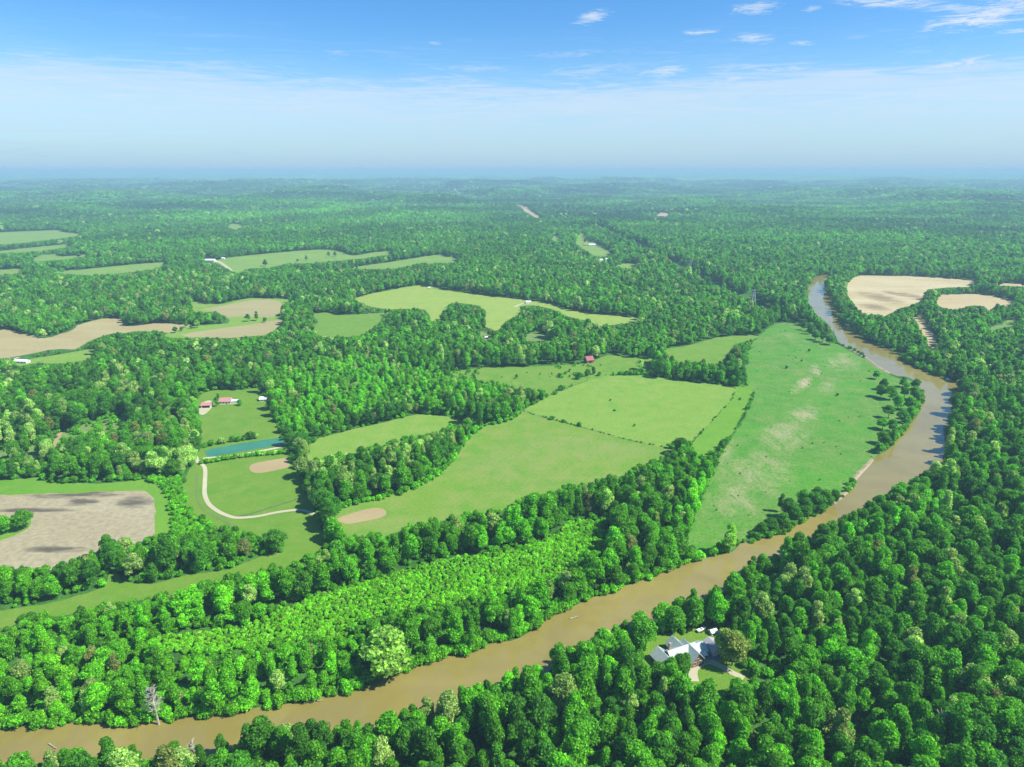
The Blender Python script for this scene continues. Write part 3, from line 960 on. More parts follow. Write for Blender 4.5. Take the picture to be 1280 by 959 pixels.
SINGLE = [
    (486, 843, 25, 2.25, 4, .81, 'sycamore_tree', 'huge rounded pale green tree overhanging the river bank'),
    (416, 677, 17, 1.35, 5, .42, 'broadleaf_tree', 'round dark green tree at the lawn corner below the oval dirt patch'),
    (422, 702, 14, 1.2, 5, .30, 'broadleaf_tree', 'dark green tree just below the round one at the lawn corner'),
    (346, 690, 15, 1.15, 2, .30, 'broadleaf_tree', 'dark tree ending the wood that juts into the lawn'),
    (851, 569, 15, 1.5, 0, .25, 'broadleaf_tree', 'round dark tree where hay field and middle field meet the woods'),
    (911, 692, 21, .95, 3, .80, 'broadleaf_tree', 'tall pale tree standing alone on the pasture bank of the river'),
    (865, 693, 6, .6, 1, .3, 'broadleaf_tree', 'small dark tree on the bank beside the narrow end of the pasture'),
    (137, 696, 15, 1.0, 1, .35, 'broadleaf_tree', 'tall dark tree rising in front of the bare crop field'),
    (158, 694, 12, .9, 2, .86, 'broadleaf_tree', 'pale grey green tree rising in front of the bare crop field'),
    (7, 666, 12, 1.2, 0, .4, 'broadleaf_tree', 'tree at the frame edge in the grove of the crop field'),
    (30, 661, 13, 1.15, 2, .38, 'broadleaf_tree', 'inner tree of the small grove in the crop field'),
    (271, 508, 10, .62, 6, .3, 'broadleaf_tree', 'dark tree between the two red roofed buildings'),
    (300, 507, 6.5, .6, 5, .35, 'broadleaf_tree', 'small round tree on the lawn beside the red roofed house'),
    (273, 500, 7, .45, 3, .3, 'broadleaf_tree', 'slim dark tree behind the red roofed house corner'),
    (326, 500, 6, .35, 3, .25, 'broadleaf_tree', 'thin dark tree beside the small white shed'),
    (310, 402, 12, .95, 1, .2, 'broadleaf_tree', 'larger of two touching trees on the tan knoll'),
    (321, 401, 15, .9, 3, .18, 'broadleaf_tree', 'taller of two touching trees on the tan knoll'),
    (331, 403, 8, .7, 5, .22, 'broadleaf_tree', 'small round tree alone on the tan knoll'),
    (247, 410, 12, .9, 1, .80, 'broadleaf_tree', 'pale tree at the lower edge of the knoll grove'),
    (239, 411, 6, .5, 5, .4, 'broadleaf_tree', 'small bush like tree left of the knoll grove'),
    (227, 414, 7, .6, 5, .2, 'broadleaf_tree', 'small dark tree in the strip joining knoll and tan field'),
    (219, 416, 9, .8, 0, .2, 'broadleaf_tree', 'dark round tree in the strip joining knoll and tan field'),
    (332, 333, 17, 1.3, 5, .15, 'broadleaf_tree', 'round dark tree alone in the distant field with white barn'),
    (383, 326, 14, .9, 3, .25, 'broadleaf_tree', 'pointed tree alone in the distant field'),
    (372, 328, 9, .8, 1, .25, 'broadleaf_tree', 'small dark tree near the pointed tree in the distant field'),
    (411, 322, 16, 1.0, 1, .25, 'broadleaf_tree', 'left tree of a pair in the distant field'),
    (419, 321, 14, 1.0, 5, .25, 'broadleaf_tree', 'right tree of a pair in the distant field'),
    (731, 304, 14, 1.0, 0, .1, 'broadleaf_tree', 'dark tree left of the distant white house'),
    (739, 303, 14, 1.1, 5, .1, 'broadleaf_tree', 'dark tree behind the distant white house'),
    (430, 437, 14, 1.3, 0, .12, 'broadleaf_tree', 'dark round tree in the yard among the woods'),
    (613, 421, 12, 1.1, 5, .95, 'broadleaf_tree', 'brownish round tree by the small clearing'),
    (800, 462, 13, 1.0, 4, .84, 'broadleaf_tree', 'pale yellow green tree at the hedge above the hay field'),
    (22, 469, 12, .9, 0, .35, 'broadleaf_tree', 'tree beside the long white shed'),
    (838, 852, 13, .85, 5, .42, 'broadleaf_tree', 'dark green tree in front of the lodge, leftmost of three'),
    (849, 850, 14, .8, 0, .36, 'broadleaf_tree', 'dark green tree in front of the lodge, middle of three'),
    (856, 846, 13, .75, 6, .40, 'broadleaf_tree', 'dark green tree in front of the lodge, closest to the drive'),
    (915, 832, 18, 1.25, 2, .93, 'broadleaf_tree', 'broad olive tree overhanging the forecourt beside the lodge'),
    (905, 822, 16, 1.0, 1, .92, 'broadleaf_tree', 'olive tree leaning over the grey roofed garage'),
    (843, 791, 15, 1.15, 0, .35, 'broadleaf_tree', 'dark tree between the lodge and the river'),
    (828, 783, 13, 1.1, 2, .45, 'broadleaf_tree', 'tree nearest the water behind the lodge'),
    (866, 785, 18, 1.2, 5, .38, 'broadleaf_tree', 'dark rounded tree behind the boat at the lodge'),
    (800, 786, 10, 1.0, 4, .55, 'broadleaf_tree', 'lighter green tree at the water left behind the lodge'),
]
for i, (qx_, qy_, rr_) in enumerate([(1019, 425, 1.2), (1028, 428, 1.2), (1037, 431, 1.15), (1012, 418, 1.0), (1005, 413, .9)]):
    SINGLE.append((qx_, qy_, 13 + i % 2 * 2, rr_, i % 6, .3, 'broadleaf_tree', ['first', 'second', 'third', 'fourth', 'fifth'][i] + ' dark tree of the clump at the pasture tip by the river'))
grpB = [(1100, 497, 14, 1.15), (1104, 488, 13, 1.0), (1112, 500, 15, 1.2), (1130, 497, 16, 1.3), (1142, 500, 15, 1.1), (1122, 512, 15, 1.2), (1136, 513, 14, 1.2), (1110, 523, 13, 1.1),
        (1103, 537, 11, 1.0), (1115, 540, 12, 1.1), (1103, 555, 12, 1.2), (1113, 552, 10, 1.0), (1127, 528, 13, 1.1), (1099, 566, 9, .9), (1095, 474, 10, .8), (1128, 484, 12, 1.0), (1144, 487, 12, 1.0)]
for i, (a_, b_, h_, r_) in enumerate(grpB):
    SINGLE.append((a_, b_, h_, r_, i % 6, .28 + .1 * (i % 3), 'broadleaf_tree', '@B'))
grpC = [(1042, 630, 11, .9), (1030, 637, 15, 1.2), (1017, 642, 16, 1.2), (1005, 649, 16, 1.1), (992, 655, 13, 1.0), (978, 662, 12, 1.1), (964, 667, 11, 1.1), (952, 669, 9, .9), (985, 648, 15, .9), (976, 640, 14, .6),
        (1003, 635, 14, 1.1), (1020, 630, 13, 1.1)]
for i, (a_, b_, h_, r_) in enumerate(grpC):
    SINGLE.append((a_, b_, h_, r_, i % 6, .22 + .12 * (i % 2), 'broadleaf_tree', '@C'))
SINGLE = [q for q in SINGLE if q[2] > 0]
for q in SINGLE:
    reserve(q[0], q[1], 5.4 * q[3] * (.72 if q[3] < 2 else 1.05))
reserve(197, 903, 5)
for (qx_, qy_, rr_) in placed:
    ok &= (x - qx_) ** 2 + (y - qy_) ** 2 > (rr_ + 2.5) ** 2
# keep buildings clear (world circles)
CLEAR = [(852, 828, 17), (948, 852, 13), (962, 850, 9), (735, 452, 9), (28, 455, 10), (262, 327, 22), (739, 307, 15), (751, 328, 12), (759, 327, 12), (659, 380, 9), (941, 386, 7)]
for (a_, b_, rr_) in CLEAR:
    p = unproj(a_, b_)
    ok &= (x - p.x) ** 2 + (y - p.y) ** 2 > rr_ ** 2
# sight gaps towards small far buildings
SIGHT = [(730, 441, 741, 453), (19, 447, 37, 453), (255, 322, 270, 328), (733, 301, 745, 308), (749, 323, 753, 327), (757, 322, 761, 327), (655, 375, 664, 380), (936, 359, 945, 371)]
for (ox, oy, hz_) in samples[1:]:
    qx, qy, _ = project(x + ox * rad, y, z + hz_ * hgt)
    for (a_, b_, c_, d_) in SIGHT:
        ok &= ~((qx > a_) & (qx < c_) & (qy > b_) & (qy < d_))

keep = np.where(ok)[0]
x, y, z, s, D, size, hgt_f, dep, px0, py0 = (v[keep] for v in (x, y, z, s, D, size, hgt_f, dep, px0, py0))
hgt, rad = hgt[keep], rad[keep]
n = len(x)
# tone: species patches plus individual variation
u = rng.random(n)
patch = vnoise(x, y, 90, 21) * .6 + vnoise(x, y, 28, 22) * .4
tone = .06 + .62 * (.42 * patch + .58 * u)
farm = sstep(1500, 3500, D)
tone = tone * (1 - .45 * farm) + farm * (.11 + .55 * (vnoise(x, y, 260, 51) - .5) + .40 * (vnoise(x, y, 1100, 52) - .5))
tone = np.clip(tone, .02, .74)
tone = np.where(hgt < 11, tone * .7 + .2, tone)
south = (py0 > 560) & (x > -1e9)
bright = inpoly(px0, py0, young_wood) | inpoly(px0, py0, kerb_bush)
tone = np.where(bright, .55 + .17 * u, tone)
north_bank = inpoly(px0, py0, [(-300, 760), (250, 730), (400, 690), (700, 600), (860, 570), (880, 600), (860, 700), (700, 765), (600, 815), (400, 878), (0, 912), (-300, 925)])
tone = np.where(north_bank, tone * .7 + .22 + np.where(px0 < 430, .06, 0), tone)
v2 = rng.random(n)
pale = vnoise(x, y, 35, 31) > .66
v2 = np.where((D > 1800) & (v2 > .5), .5, v2)
tone = np.where(v2 > .955, .84 + .05 * u, tone)
tone = np.where((v2 < .10) & pale, .86, tone)
tone = np.where((v2 > .915) & (v2 < .94), .93 + .07 * u, tone)
willow = inpoly(px0, py0, [(385, 580), (440, 572), (540, 545), (580, 530), (570, 560), (520, 605), (430, 630), (395, 625)])
tone = np.where(willow & (u > .55), .84 + .04 * v2, tone)
north_left = inpoly(px0, py0, [(0, 520), (240, 520), (240, 600), (0, 600)])
tone = np.where(north_left & (u > .8), .85, tone)
variant = rng.integers(0, 7, n)
asp = rng.uniform(.84, 1.18, n)
scv = np.stack([size * asp, size / asp, size * hgt_f], 1)
rot = rng.uniform(0, 6.283, n)

# the largest in view become objects of their own
qx, qy, qd = project(x, y, z + hgt * .8)
inview = (qx > 4) & (qx < W - 4) & (qy < H - 6) & (qy > 0)
score = np.where(inview, rad * 2 / qd, -1)
NIND = 296 - len(SINGLE)
order = np.argsort(-score)[:NIND]
ind = np.zeros(n, bool)
ind[order] = True


def tree_objs(name, loc, kind, sc, tone_v, rz):
    cr, tr, h_, r_ = KINDS[kind]
    e = empty(name, loc, rz)
    e.scale = sc
    for nm, me in (('trunk', tr), ('crown', cr)):
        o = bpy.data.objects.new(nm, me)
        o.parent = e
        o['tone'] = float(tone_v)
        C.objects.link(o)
    return e


TW = [(.22, 'dark green'), (.36, 'deep green'), (.50, 'mid green'), (.66, 'fresh green'), (.80, 'bright yellow green'), (.895, 'pale grey green'), (1.1, 'olive brown')]


def tw(t):
    for a_, w_ in TW:
        if t < a_:
            return w_


def area(qx_, qy_, nb):
    row = 'bottom row' if qy_ > 930 else 'second row up' if qy_ > 905 else 'third row up' if qy_ > 880 else 'fourth row up' if qy_ > 855 else 'fifth row up' if qy_ > 825 else 'sixth row up'
    if nb:
        for lim, w_ in ((60, 'on the far bank at the left edge'), (110, 'on the far bank near the left edge'), (180, 'on the far bank left of the snag'),
                        (290, 'on the far bank right of the snag'), (360, 'on the far bank, closer to the snag'), (430, 'on the far bank nearing the pale tree'),
                        (560, 'on the far bank beside the pale tree'), (640, 'on the far bank past the pale tree'), (700, 'on the far bank beyond the floating log'),
                        (2000, 'on the far bank across from the lodge')):
            if qx_ < lim:
                return w_ + (', by the water' if qy_ > 905 - .19 * qx_ - 30 else ', back row')
    if math.hypot(qx_ - 862, qy_ - 820) < 60:
        return 'close to the lodge, ' + ('on its left' if qx_ < 825 else 'behind it' if qy_ < 805 else 'in front of the drive' if qx_ < 905 else 'on its right')
    for lim, w_ in ((50, 'in the left corner'), (110, 'near the left corner'), (170, 'left of the grey snag'), (250, 'beside the thin grey snag'), (300, 'right of the thin grey snag'), (350, 'well right of the grey snag'), (420, 'left below the huge pale tree'),
                    (500, 'straight below the huge pale tree'), (550, 'right below the huge pale tree'), (600, 'a little left of frame centre'), (660, 'at frame centre'), (740, 'below the floating log'), (780, 'well left of the lodge'), (820, 'left of the lodge'),
                    (860, 'just below the lodge'), (900, 'below the drive'), (940, 'right of the drive'), (980, 'right of the lodge'), (1020, 'well right of the lodge'), (1060, 'far right of the lodge'), (1100, 'well left of the bare snag'),
                    (1140, 'left of the bare snag'), (1180, 'at the bare snag'), (1210, 'right of the bare snag'), (1245, 'near the right edge'), (2000, 'at the right edge')):
        if qx_ < lim:
            return w_ + ', ' + row


for i in np.where(ind)[0]:
    k = int(variant[i])
    e = tree_objs('broadleaf_tree', (x[i], y[i], z[i]), k, tuple(scv[i]), tone[i], rot[i])
    sw = 'small' if size[i] < .84 else 'broad' if size[i] > 1.08 else 'tall' if hgt_f[i] > 1.06 else 'low' if hgt_f[i] < .92 else 'medium'
    nb = bool(north_bank[i])
    tag(e, '%s %s tree %s' % (sw, tw(tone[i]), area(qx[i], qy[i], nb)), 'tree', 'trees of the far river bank' if nb else 'trees of the near wood')
bn = cn = 0
for (a_, b_, h_, r_, k, t_, nm, lb) in SINGLE:
    p = unproj(a_, b_)
    zf = h_ / KINDS[k][2]
    e = tree_objs(nm, p, k, (r_, r_, zf), t_, random.uniform(0, 6))
    gr = None
    ords = ['first', 'second', 'third', 'fourth', 'fifth', 'sixth', 'seventh', 'eighth', 'ninth', 'tenth', 'eleventh', 'twelfth', 'thirteenth', 'fourteenth', 'fifteenth', 'sixteenth', 'seventeenth']
    if lb == '@B':
        rank = sorted(range(len(grpB)), key=lambda q: grpB[q][1]).index(bn)
        lb = '%s tree from the far end of the riverside grove on the rough pasture' % ords[rank]
        bn += 1
        gr = 'grove between rough pasture and river'
    elif lb == '@C':
        rank = sorted(range(len(grpC)), key=lambda q: -grpC[q][0]).index(cn)
        lb = '%s tree from the upstream end of the lower bank clump on the pasture' % ords[rank]
        cn += 1
        gr = 'bank clump at the lower end of the pasture'
    tag(e, lb, 'tree', gr)

# ------------------------------------------------------------------ stuff by geometry nodes


def lib(name, meshes):
    col = bpy.data.collections.new(name)
    for i, me in enumerate(meshes):
        o = bpy.data.objects.new('%s_%02d' % (name, i), me)
        col.objects.link(o)
    return col


def scatter(name, P, sc, var, rz, tn, col, label):
    me = bpy.data.meshes.new(name)
    me.vertices.add(len(P))
    me.vertices.foreach_set('co', np.asarray(P, np.float32).ravel())
    for nm, typ, key, arr in (('sc', 'FLOAT_VECTOR', 'vector', sc), ('var', 'INT', 'value', var), ('rz', 'FLOAT', 'value', rz), ('tone', 'FLOAT', 'value', tn)):
        at = me.attributes.new(nm, typ, 'POINT')
        at.data.foreach_set(key, np.asarray(arr, np.int32 if typ == 'INT' else np.float32).ravel())
    o = bpy.data.objects.new(name, me)
    C.objects.link(o)
    tag(o, label, kind='stuff')
    ng = bpy.data.node_groups.new(name + '_scatter', 'GeometryNodeTree')
    ng.interface.new_socket('Geometry', in_out='INPUT', socket_type='NodeSocketGeometry')
    ng.interface.new_socket('Geometry', in_out='OUTPUT', socket_type='NodeSocketGeometry')
    nn, ll = ng.nodes, ng.links
    gi, go = nn.new('NodeGroupInput'), nn.new('NodeGroupOutput')
    ci = nn.new('GeometryNodeCollectionInfo')
    ci.inputs['Collection'].default_value = col
    ci.inputs['Separate Children'].default_value = True
    ci.inputs['Reset Children'].default_value = True
    ip = nn.new('GeometryNodeInstanceOnPoints')
    ip.inputs['Pick Instance'].default_value = True

    def named(nm, typ):
        a = nn.new('GeometryNodeInputNamedAttribute')
        a.data_type = typ
        a.inputs['Name'].default_value = nm
        return a.outputs['Attribute']
    cx_ = nn.new('ShaderNodeCombineXYZ')
    ll.new(named('rz', 'FLOAT'), cx_.inputs['Z'])
    ll.new(gi.outputs[0], ip.inputs['Points'])
    ll.new(ci.outputs[0], ip.inputs['Instance'])
    ll.new(named('var', 'INT'), ip.inputs['Instance Index'])
    ll.new(cx_.outputs[0], ip.inputs['Rotation'])
    ll.new(named('sc', 'FLOAT_VECTOR'), ip.inputs['Scale'])
    ll.new(ip.outputs[0], go.inputs[0])
    md = o.modifiers.new('scatter', 'NODES')
    md.node_group = ng
    return o


hi_col = lib('near_canopy', [k[0] for k in KINDS])
lo_col = lib('canopy', LOWK)
sh_col = lib('bushes', shrub_me)
P = np.stack([x, y, z], 1)
near = (~ind) & (D < 850)
far = (~ind) & (D >= 850)
scatter('forest', P[near], scv[near], variant[near], rot[near], tone[near], hi_col, 'dense broadleaf forest of many greens along the valley')
scatter('distant_forest', P[far], scv[far], variant[far] % 6, rot[far], tone[far], lo_col, 'endless distant broadleaf forest over low hills')
print('trees', n, 'near', near.sum(), 'far', far.sum())


def fill(poly, step, jitter=.45, top=None, avoid=()):
    W_ = np.array([(q.x, q.y) for q in (unproj(*p) for p in poly)])
    x0, y0 = W_.min(0)
    x1, y1 = W_.max(0)
    gx_, gy_ = np.meshgrid(np.arange(x0, x1, step), np.arange(y0, y1, step))
    gx_ = gx_.ravel() + rng.uniform(-jitter, jitter, gx_.size) * step
    gy_ = gy_.ravel() + rng.uniform(-jitter, jitter, gy_.size) * step
    k = inpoly(gx_, gy_, W_)
    return gx_[k], gy_[k]


bx, by, bs, bt = [], [], [], []


def bushes(poly, step, smin, smax, t0, t1, dens=1.0, noisy=0.0):
    a, b = fill(poly, step)
    k = rng.random(len(a)) < dens
    if noisy:
        k &= vnoise(a, b, 14, 77) > noisy
    a, b = a[k], b[k]
    bx.append(a), by.append(b)
    bs.append(rng.uniform(smin, smax, len(a)) * (.8 + .5 * vnoise(a, b, 20, 78)))
    bt.append(rng.uniform(t0, t1, len(a)))


bushes(thicket, 1.9, .38, .80, .66, .79)
bushes(willow_strip, 3.2, .6, 1.1, .56, .70)
bushes(kerb_bush, 3.6, .5, 1.1, .45, .65, .8)
bushes(young_wood, 5, .8, 1.5, .5, .7, .7)
bushes(clear_b, 5, .6, 1.3, .4, .7, .55, .35)
bushes(clear_a, 5, .5, 1.0, .4, .7, .25)
bushes(clear_c, 5, .6, 1.1, .4, .7, .3)
bushes([(545, 466), (560, 462), (600, 460), (600, 478), (560, 472)], 5, .5, 1.1, .4, .6, .35)
bushes([(690, 458), (745, 456), (745, 470), (700, 474)], 5, .5, 1.2, .35, .6, .4, .5)
bushes(pasture_vis, 9, .14, .36, .35, .6, .22, .45)
_r = np.sqrt(rng.uniform(190 ** 2, 800 ** 2, 26000))
_a = rng.uniform(-.86, .86, 26000)
_x, _y = _r * np.sin(_a), _r * np.cos(_a)
_p, _q, _ = project(_x, _y, np.zeros_like(_x))
_k = np.ones(len(_x), bool)
for pl in [thicket, willow_strip, river_water, lodge_land, pasture, crop_soil, crop_grass, house_lawn, hayfield, center_field, slope_field, strip_meadow, back_field, corner_field, clear_a, clear_b, clear_c, clear_d]:
    _k &= ~inpoly(_p, _q, pl)
_x, _y = _x[_k], _y[_k]
bx.append(_x), by.append(_y)
bs.append(rng.uniform(.5, 1.5, len(_x)))
bt.append(rng.uniform(.3, .62, len(_x)))
bushes(back_field, 9, .15, .5, .3, .6, .2, .5)


# weedy skirts of bushes along field margins and banks
def skirt(line, step, back, smin, smax, t0, t1, dens=.9):
    P_ = [unproj(*p) for p in smooth_line(line, 4)]
    a, b = [], []
    for i in range(len(P_) - 1):
        L = (P_[i + 1] - P_[i]).length
        d = (P_[i + 1] - P_[i]).normalized()
        for k in range(max(1, int(L / step))):
            q = P_[i] + d * (k * step + random.uniform(-1, 1))
            for w_ in range(2):
                o_ = random.uniform(-back, .6)
                a.append(q.x + d.y * o_)
                b.append(q.y - d.x * o_)
    a, b = np.array(a), np.array(b)
    k = rng.random(len(a)) < dens
    a, b = a[k], b[k]
    bx.append(a), by.append(b)
    bs.append(rng.uniform(smin, smax, len(a)))
    bt.append(rng.uniform(t0, t1, len(a)))


skirt([p for p in river_far if p[0] < 900 and p[0] > -200], 3.2, 4.5, .8, 1.7, .45, .68)
skirt([(900, 690), (925, 683), (955, 674), (980, 668), (1010, 650), (1040, 634)], 3.4, 4, .5, 1.3, .3, .6, .8)
skirt([(1042, 428), (1066, 438), (1083, 449)], 5, 3, .5, 1.3, .25, .5, .7)
skirt([(1098, 566), (1120, 552), (1139, 526), (1152, 505), (1152, 490)], 4, 3, .7, 1.5, .3, .55, .8)
skirt([(1131, 447), (1142, 456), (1160, 463), (1182, 472)], 4, -5, 1.2, 2.2, .4, .6, .9)
skirt([(422, 637), (436, 631), (486, 620), (526, 606), (558, 581), (580, 552), (601, 534), (630, 527), (652, 515)], 3.6, -3, .6, 1.4, .5, .66, .8)
skirt([(861, 667), (869, 642), (880, 616), (895, 584), (900, 572), (912, 550), (930, 522), (943, 492)], 3, 1, .3, .9, .3, .5, .55)
skirt([(655, 515), (683, 523), (700, 527), (726, 534)], 3, 1, .25, .55, .2, .4, .6)
skirt([(726, 534), (748, 540), (780, 549), (832, 560)], 3, 1, .18, .5, .2, .4, .5)
skirt([(866, 552), (876, 542), (898, 518), (914, 501), (920, 484)], 4, 1, .2, .45, .2, .4, .45)
skirt([(258, 559), (290, 553), (320, 549)], 4, 2, .6, 1.5, .3, .5, .75)
skirt([(804, 829), (806, 815), (806, 801), (830, 793), (857, 792)], 3, 3, .5, 1.2, .45, .7, .8)
bx, by, bs, bt = (np.concatenate(v) for v in (bx, by, bs, bt))
bz = terrain(bx, by)
nb_ = len(bx)
scatter('shrubbery', np.stack([bx, by, bz], 1), np.stack([bs, bs, bs * rng.uniform(.8, 1.3, nb_)], 1), rng.integers(0, 4, nb_), rng.uniform(0, 6.28, nb_), bt, sh_col,
        'bright green thicket and scrub along margins and river banks')

# hedge row on the pond dam and a few countable bushes


def shrub(px_, py_, w, h_, tone_v, label, group=None, idx=0):
    p = unproj(px_, py_)
    o = bpy.data.objects.new('shrub', shrub_me[idx % 4])
    C.objects.link(o)
    o.location = p
    o.scale = (w / 4.6, w / 4.6, h_ / 3.4)
    o.rotation_euler = (0, 0, random.uniform(0, 6))
    o['tone'] = tone_v
    tag(o, label, 'shrub', group)
    return o


ORD = ['first', 'second', 'third', 'fourth', 'fifth', 'sixth', 'seventh', 'eighth', 'ninth', 'tenth', 'eleventh', 'twelfth', 'thirteenth', 'fourteenth', 'fifteenth', 'sixteenth']
for i in range(16):
    t = i / 15
    shrub(252 + 106 * t, 580 - 12.5 * t - 2 * math.sin(t * 3), random.uniform(5, 7), random.uniform(3.2, 4.6), random.choice([.66, .81, .6, .74]),
          '%s bush from the track in the hedge on the pond dam' % ORD[i], 'hedge of bushes on the pond dam', i)
for i, (a_, b_, w_, h_) in enumerate([(277, 555, 7, 6), (262, 556, 4, 3), (295, 552, 4, 4.5), (313, 549, 10, 7), (306, 550, 5, 4), (321, 548, 5, 4)]):
    shrub(a_, b_, w_, h_, [.84, .35, .5, .3, .4, .84][i], '%s bush along the upper shore of the pond, counted from the track' % ORD[sorted([277, 262, 295, 313, 306, 321]).index(a_)], 'bushes on the upper pond shore', i)
for i, (a_, b_, w_, h_) in enumerate([(942, 494, 4, 4), (925, 500, 3, 2.5), (934, 512, 6, 5), (902, 560, 5, 8), (898, 572, 4, 4), (876, 543, 3, 3), (763, 501, 2.5, 2), (768, 514, 3, 2), (793, 533, 3, 2.5),
                                      (724, 533, 5, 4), (690, 524, 8, 3), (704, 528, 5, 3), (1011, 440, 4, 4), (1002, 452, 3, 2.5), (983, 461, 4, 4), (646, 473, 4, 5), (1047, 495, 4, 3), (734, 470, 9, 8), (724, 474, 10, 8),
                                      (702, 488, 9, 6), (694, 493, 7, 4), (742, 468, 6, 9), (749, 470, 6, 5)]):
    where = ['by the top of the grass strip', 'in the bright grass strip', 'on the fence above the rough pasture', 'on the fence line beside the bright strip', 'at the lower fence corner of the bright strip',
             'on the edge between hay field and bright strip', 'upper left in the hay field', 'middle of the hay field', 'low in the hay field', 'midway along the fence below the hay field',
             'longest on the fence near its left end', 'second from the left on the hay field fence', 'highest in the rough pasture', 'left of the river in the upper pasture', 'upper left in the rough pasture',
             'alone in the field before the red barn', 'near the bank grove in the rough pasture', 'rounded, in the hedge above the hay field', 'widest, in the hedge above the hay field',
             'at the left tip of the hay field', 'lowest at the left tip of the hay field', 'tallest and pointed in the hedge before the red barn', 'beside the pointed bush before the red barn'][i]
    shrub(a_, b_, w_, h_, [.25, .3, .35][i % 3], 'dark green bush ' + where, None, i)


# ------------------------------------------------------------------ bare trees and logs
def bare_tree(px_, py_, h_, name, label, lean=0.0, seed=1, water=False, nb=34):
    rd = random.Random(seed)
    p = unproj(px_, py_)
    e = empty(name, p)
    m = MB()
    pts_ = [Vector((0, 0, -1))]
    for i in range(1, 7):
        pts_.append(Vector((lean * i + rd.uniform(-.25, .25), rd.uniform(-.25, .25), h_ * i / 6)))
    for i in range(6):
        m.tube(pts_[i], pts_[i + 1], .55 * (1 - i / 6.4), .55 * (1 - (i + 1) / 6.4), 7)
    m.obj('trunk', M_dead, e)
    b_ = MB()
    for i in range(nb):
        t = rd.uniform(.3, .98)
        k = min(5, int(t * 6))
        a = pts_[k].lerp(pts_[k + 1], t * 6 - k)
        an = rd.uniform(0, 6.28)
        L = h_ * rd.uniform(.12, .27) * (1.15 - t * .75)
        c = a + Vector((math.cos(an) * L, math.sin(an) * L, L * rd.uniform(.2, .9)))
        b_.tube(a, c, .2, .09, 5)
        for _ in range(5):
            q = a.lerp(c, rd.uniform(.35, 1))
            w_ = q + Vector((rd.uniform(-1, 1), rd.uniform(-1, 1), rd.uniform(.1, 1))) * L * .42
            b_.tube(q, w_, .09, .04, 4)
    b_.obj('branches', M_dead, e)
    tag(e, label, 'dead tree')


bare_tree(199, 906, 20, 'dead_tree', 'bleached white dead tree leaning over the muddy river', -.15, 3, nb=60)
bare_tree(243, 955, 12, 'dead_tree', 'thin grey snag poking above the near bank below the white dead tree', .05, 5)
bare_tree(1168, 938, 20, 'dead_tree', 'grey bare snag in the near wood toward the bottom right', .05, 8)
bare_tree(868, 345, 20, 'dead_tree', 'distant pale snag beside the power line cut', 0, 9)


def log(px_, py_, L, a, label, forks=2):
    p = unproj(px_, py_)
    m = MB()
    m.tube((-L / 2, 0, .3), (L / 2, 0, .45), .32, .18, 7)
    for i in range(forks):
        t = L * (.05 + .2 * i)
        m.tube((t, 0, .35), (t + L * .18, (-1) ** i * L * .14, 1.0), .14, .06, 5)
    o = m.obj('driftwood_log', M_dead)
    o.location = (p.x, p.y, .22)
    o.rotation_euler = (0, 0, a)
    tag(o, label, 'log')


log(718, 773, 5.5, .35, 'pale log drifting in the river upstream of the huge tree')
log(66, 934, 5.5, -.5, 'pale log lying in the river near the left corner')
log(392, 878, 8, .2, 'pale driftwood log stranded against the far bank')
log(960, 656, 6, .6, 'pale fallen log at the bank below the rough pasture')


# ------------------------------------------------------------------ buildings
def metal_roof(name, col, rough=.45):
    m, nt = new_mat(name)
    tc = nt.new('ShaderNodeTexCoord')
    wv = nt.new('ShaderNodeTexWave', wave_type='BANDS', bands_direction='DIAGONAL')
    wv.inputs['Scale'].default_value = 1.1
    nt.l.new(tc.outputs['Object'], wv.inputs['Vector'])
    n_ = nt.noise(tc.outputs['Object'], .5, 4)
    c = nt.mix(nt.ramp(n_, [(.3, 0.0), (.7, 1.0)]), tuple(v * .86 for v in col), col)
    c = nt.mix(nt.math('MULTIPLY', nt.ramp(wv.outputs['Fac'], [(.85, 0.0), (.95, 1.0)]), .3), c, tuple(v * .6 for v in col))
    finish(nt, c, rough, .2)
    return m


M_sea = metal_roof('seafoam_metal_roof', (.48, .55, .49), .6)
M_red = metal_roof('faded_red_roof', (.52, .25, .22), .6)
M_dred = metal_roof('dark_red_roof', (.36, .12, .12), .6)
M_wht = metal_roof('white_metal_roof', (.80, .80, .78))
M_gry = metal_roof('grey_roof', (.40, .40, .40), .7)
M_wwall = simple('white_siding', (.74, .72, .66), .7)
M_brn = simple('brown_timber', (.22, .12, .075), .8)
M_stone = simple('stone_wall', (.36, .30, .24), .9, .2, .3, 1.5)
M_redw = simple('red_boards', (.33, .10, .08), .8)
M_glass = simple('window_glass', (.03, .04, .05), .1, .6, .1)
M_trim = simple('white_trim', (.78, .77, .73), .6)
M_dark = simple('bay_shade_and_tyre', (.03, .03, .03), .9)  # near black: shade of the open bays put into colour; also tyres
M_steel = simple('galvanised_steel', (.40, .43, .43), .5, .5, .1, 1, .3)


def gable(L, Wd, z0, zr, ov=.5, th=.25):
    """roof slabs, ridge along local x, closed prism pair; returns MB"""
    m = MB()
    for sgn in (-1, 1):
        y1 = sgn * (Wd / 2 + ov)
        zl = z0 - (zr - z0) * ov / (Wd / 2)
        vs = [(-L / 2 - ov, 0, zr), (L / 2 + ov, 0, zr), (L / 2 + ov, y1, zl), (-L / 2 - ov, y1, zl)]
        vs += [(a, b, c - th) for a, b, c in vs]
        fs = [(0, 1, 2, 3), (7, 6, 5, 4), (0, 4, 5, 1), (1, 5, 6, 2), (2, 6, 7, 3), (3, 7, 4, 0)]
        if sgn > 0:
            fs = [tuple(reversed(f)) for f in fs]
        m.add(vs, fs)
    return m


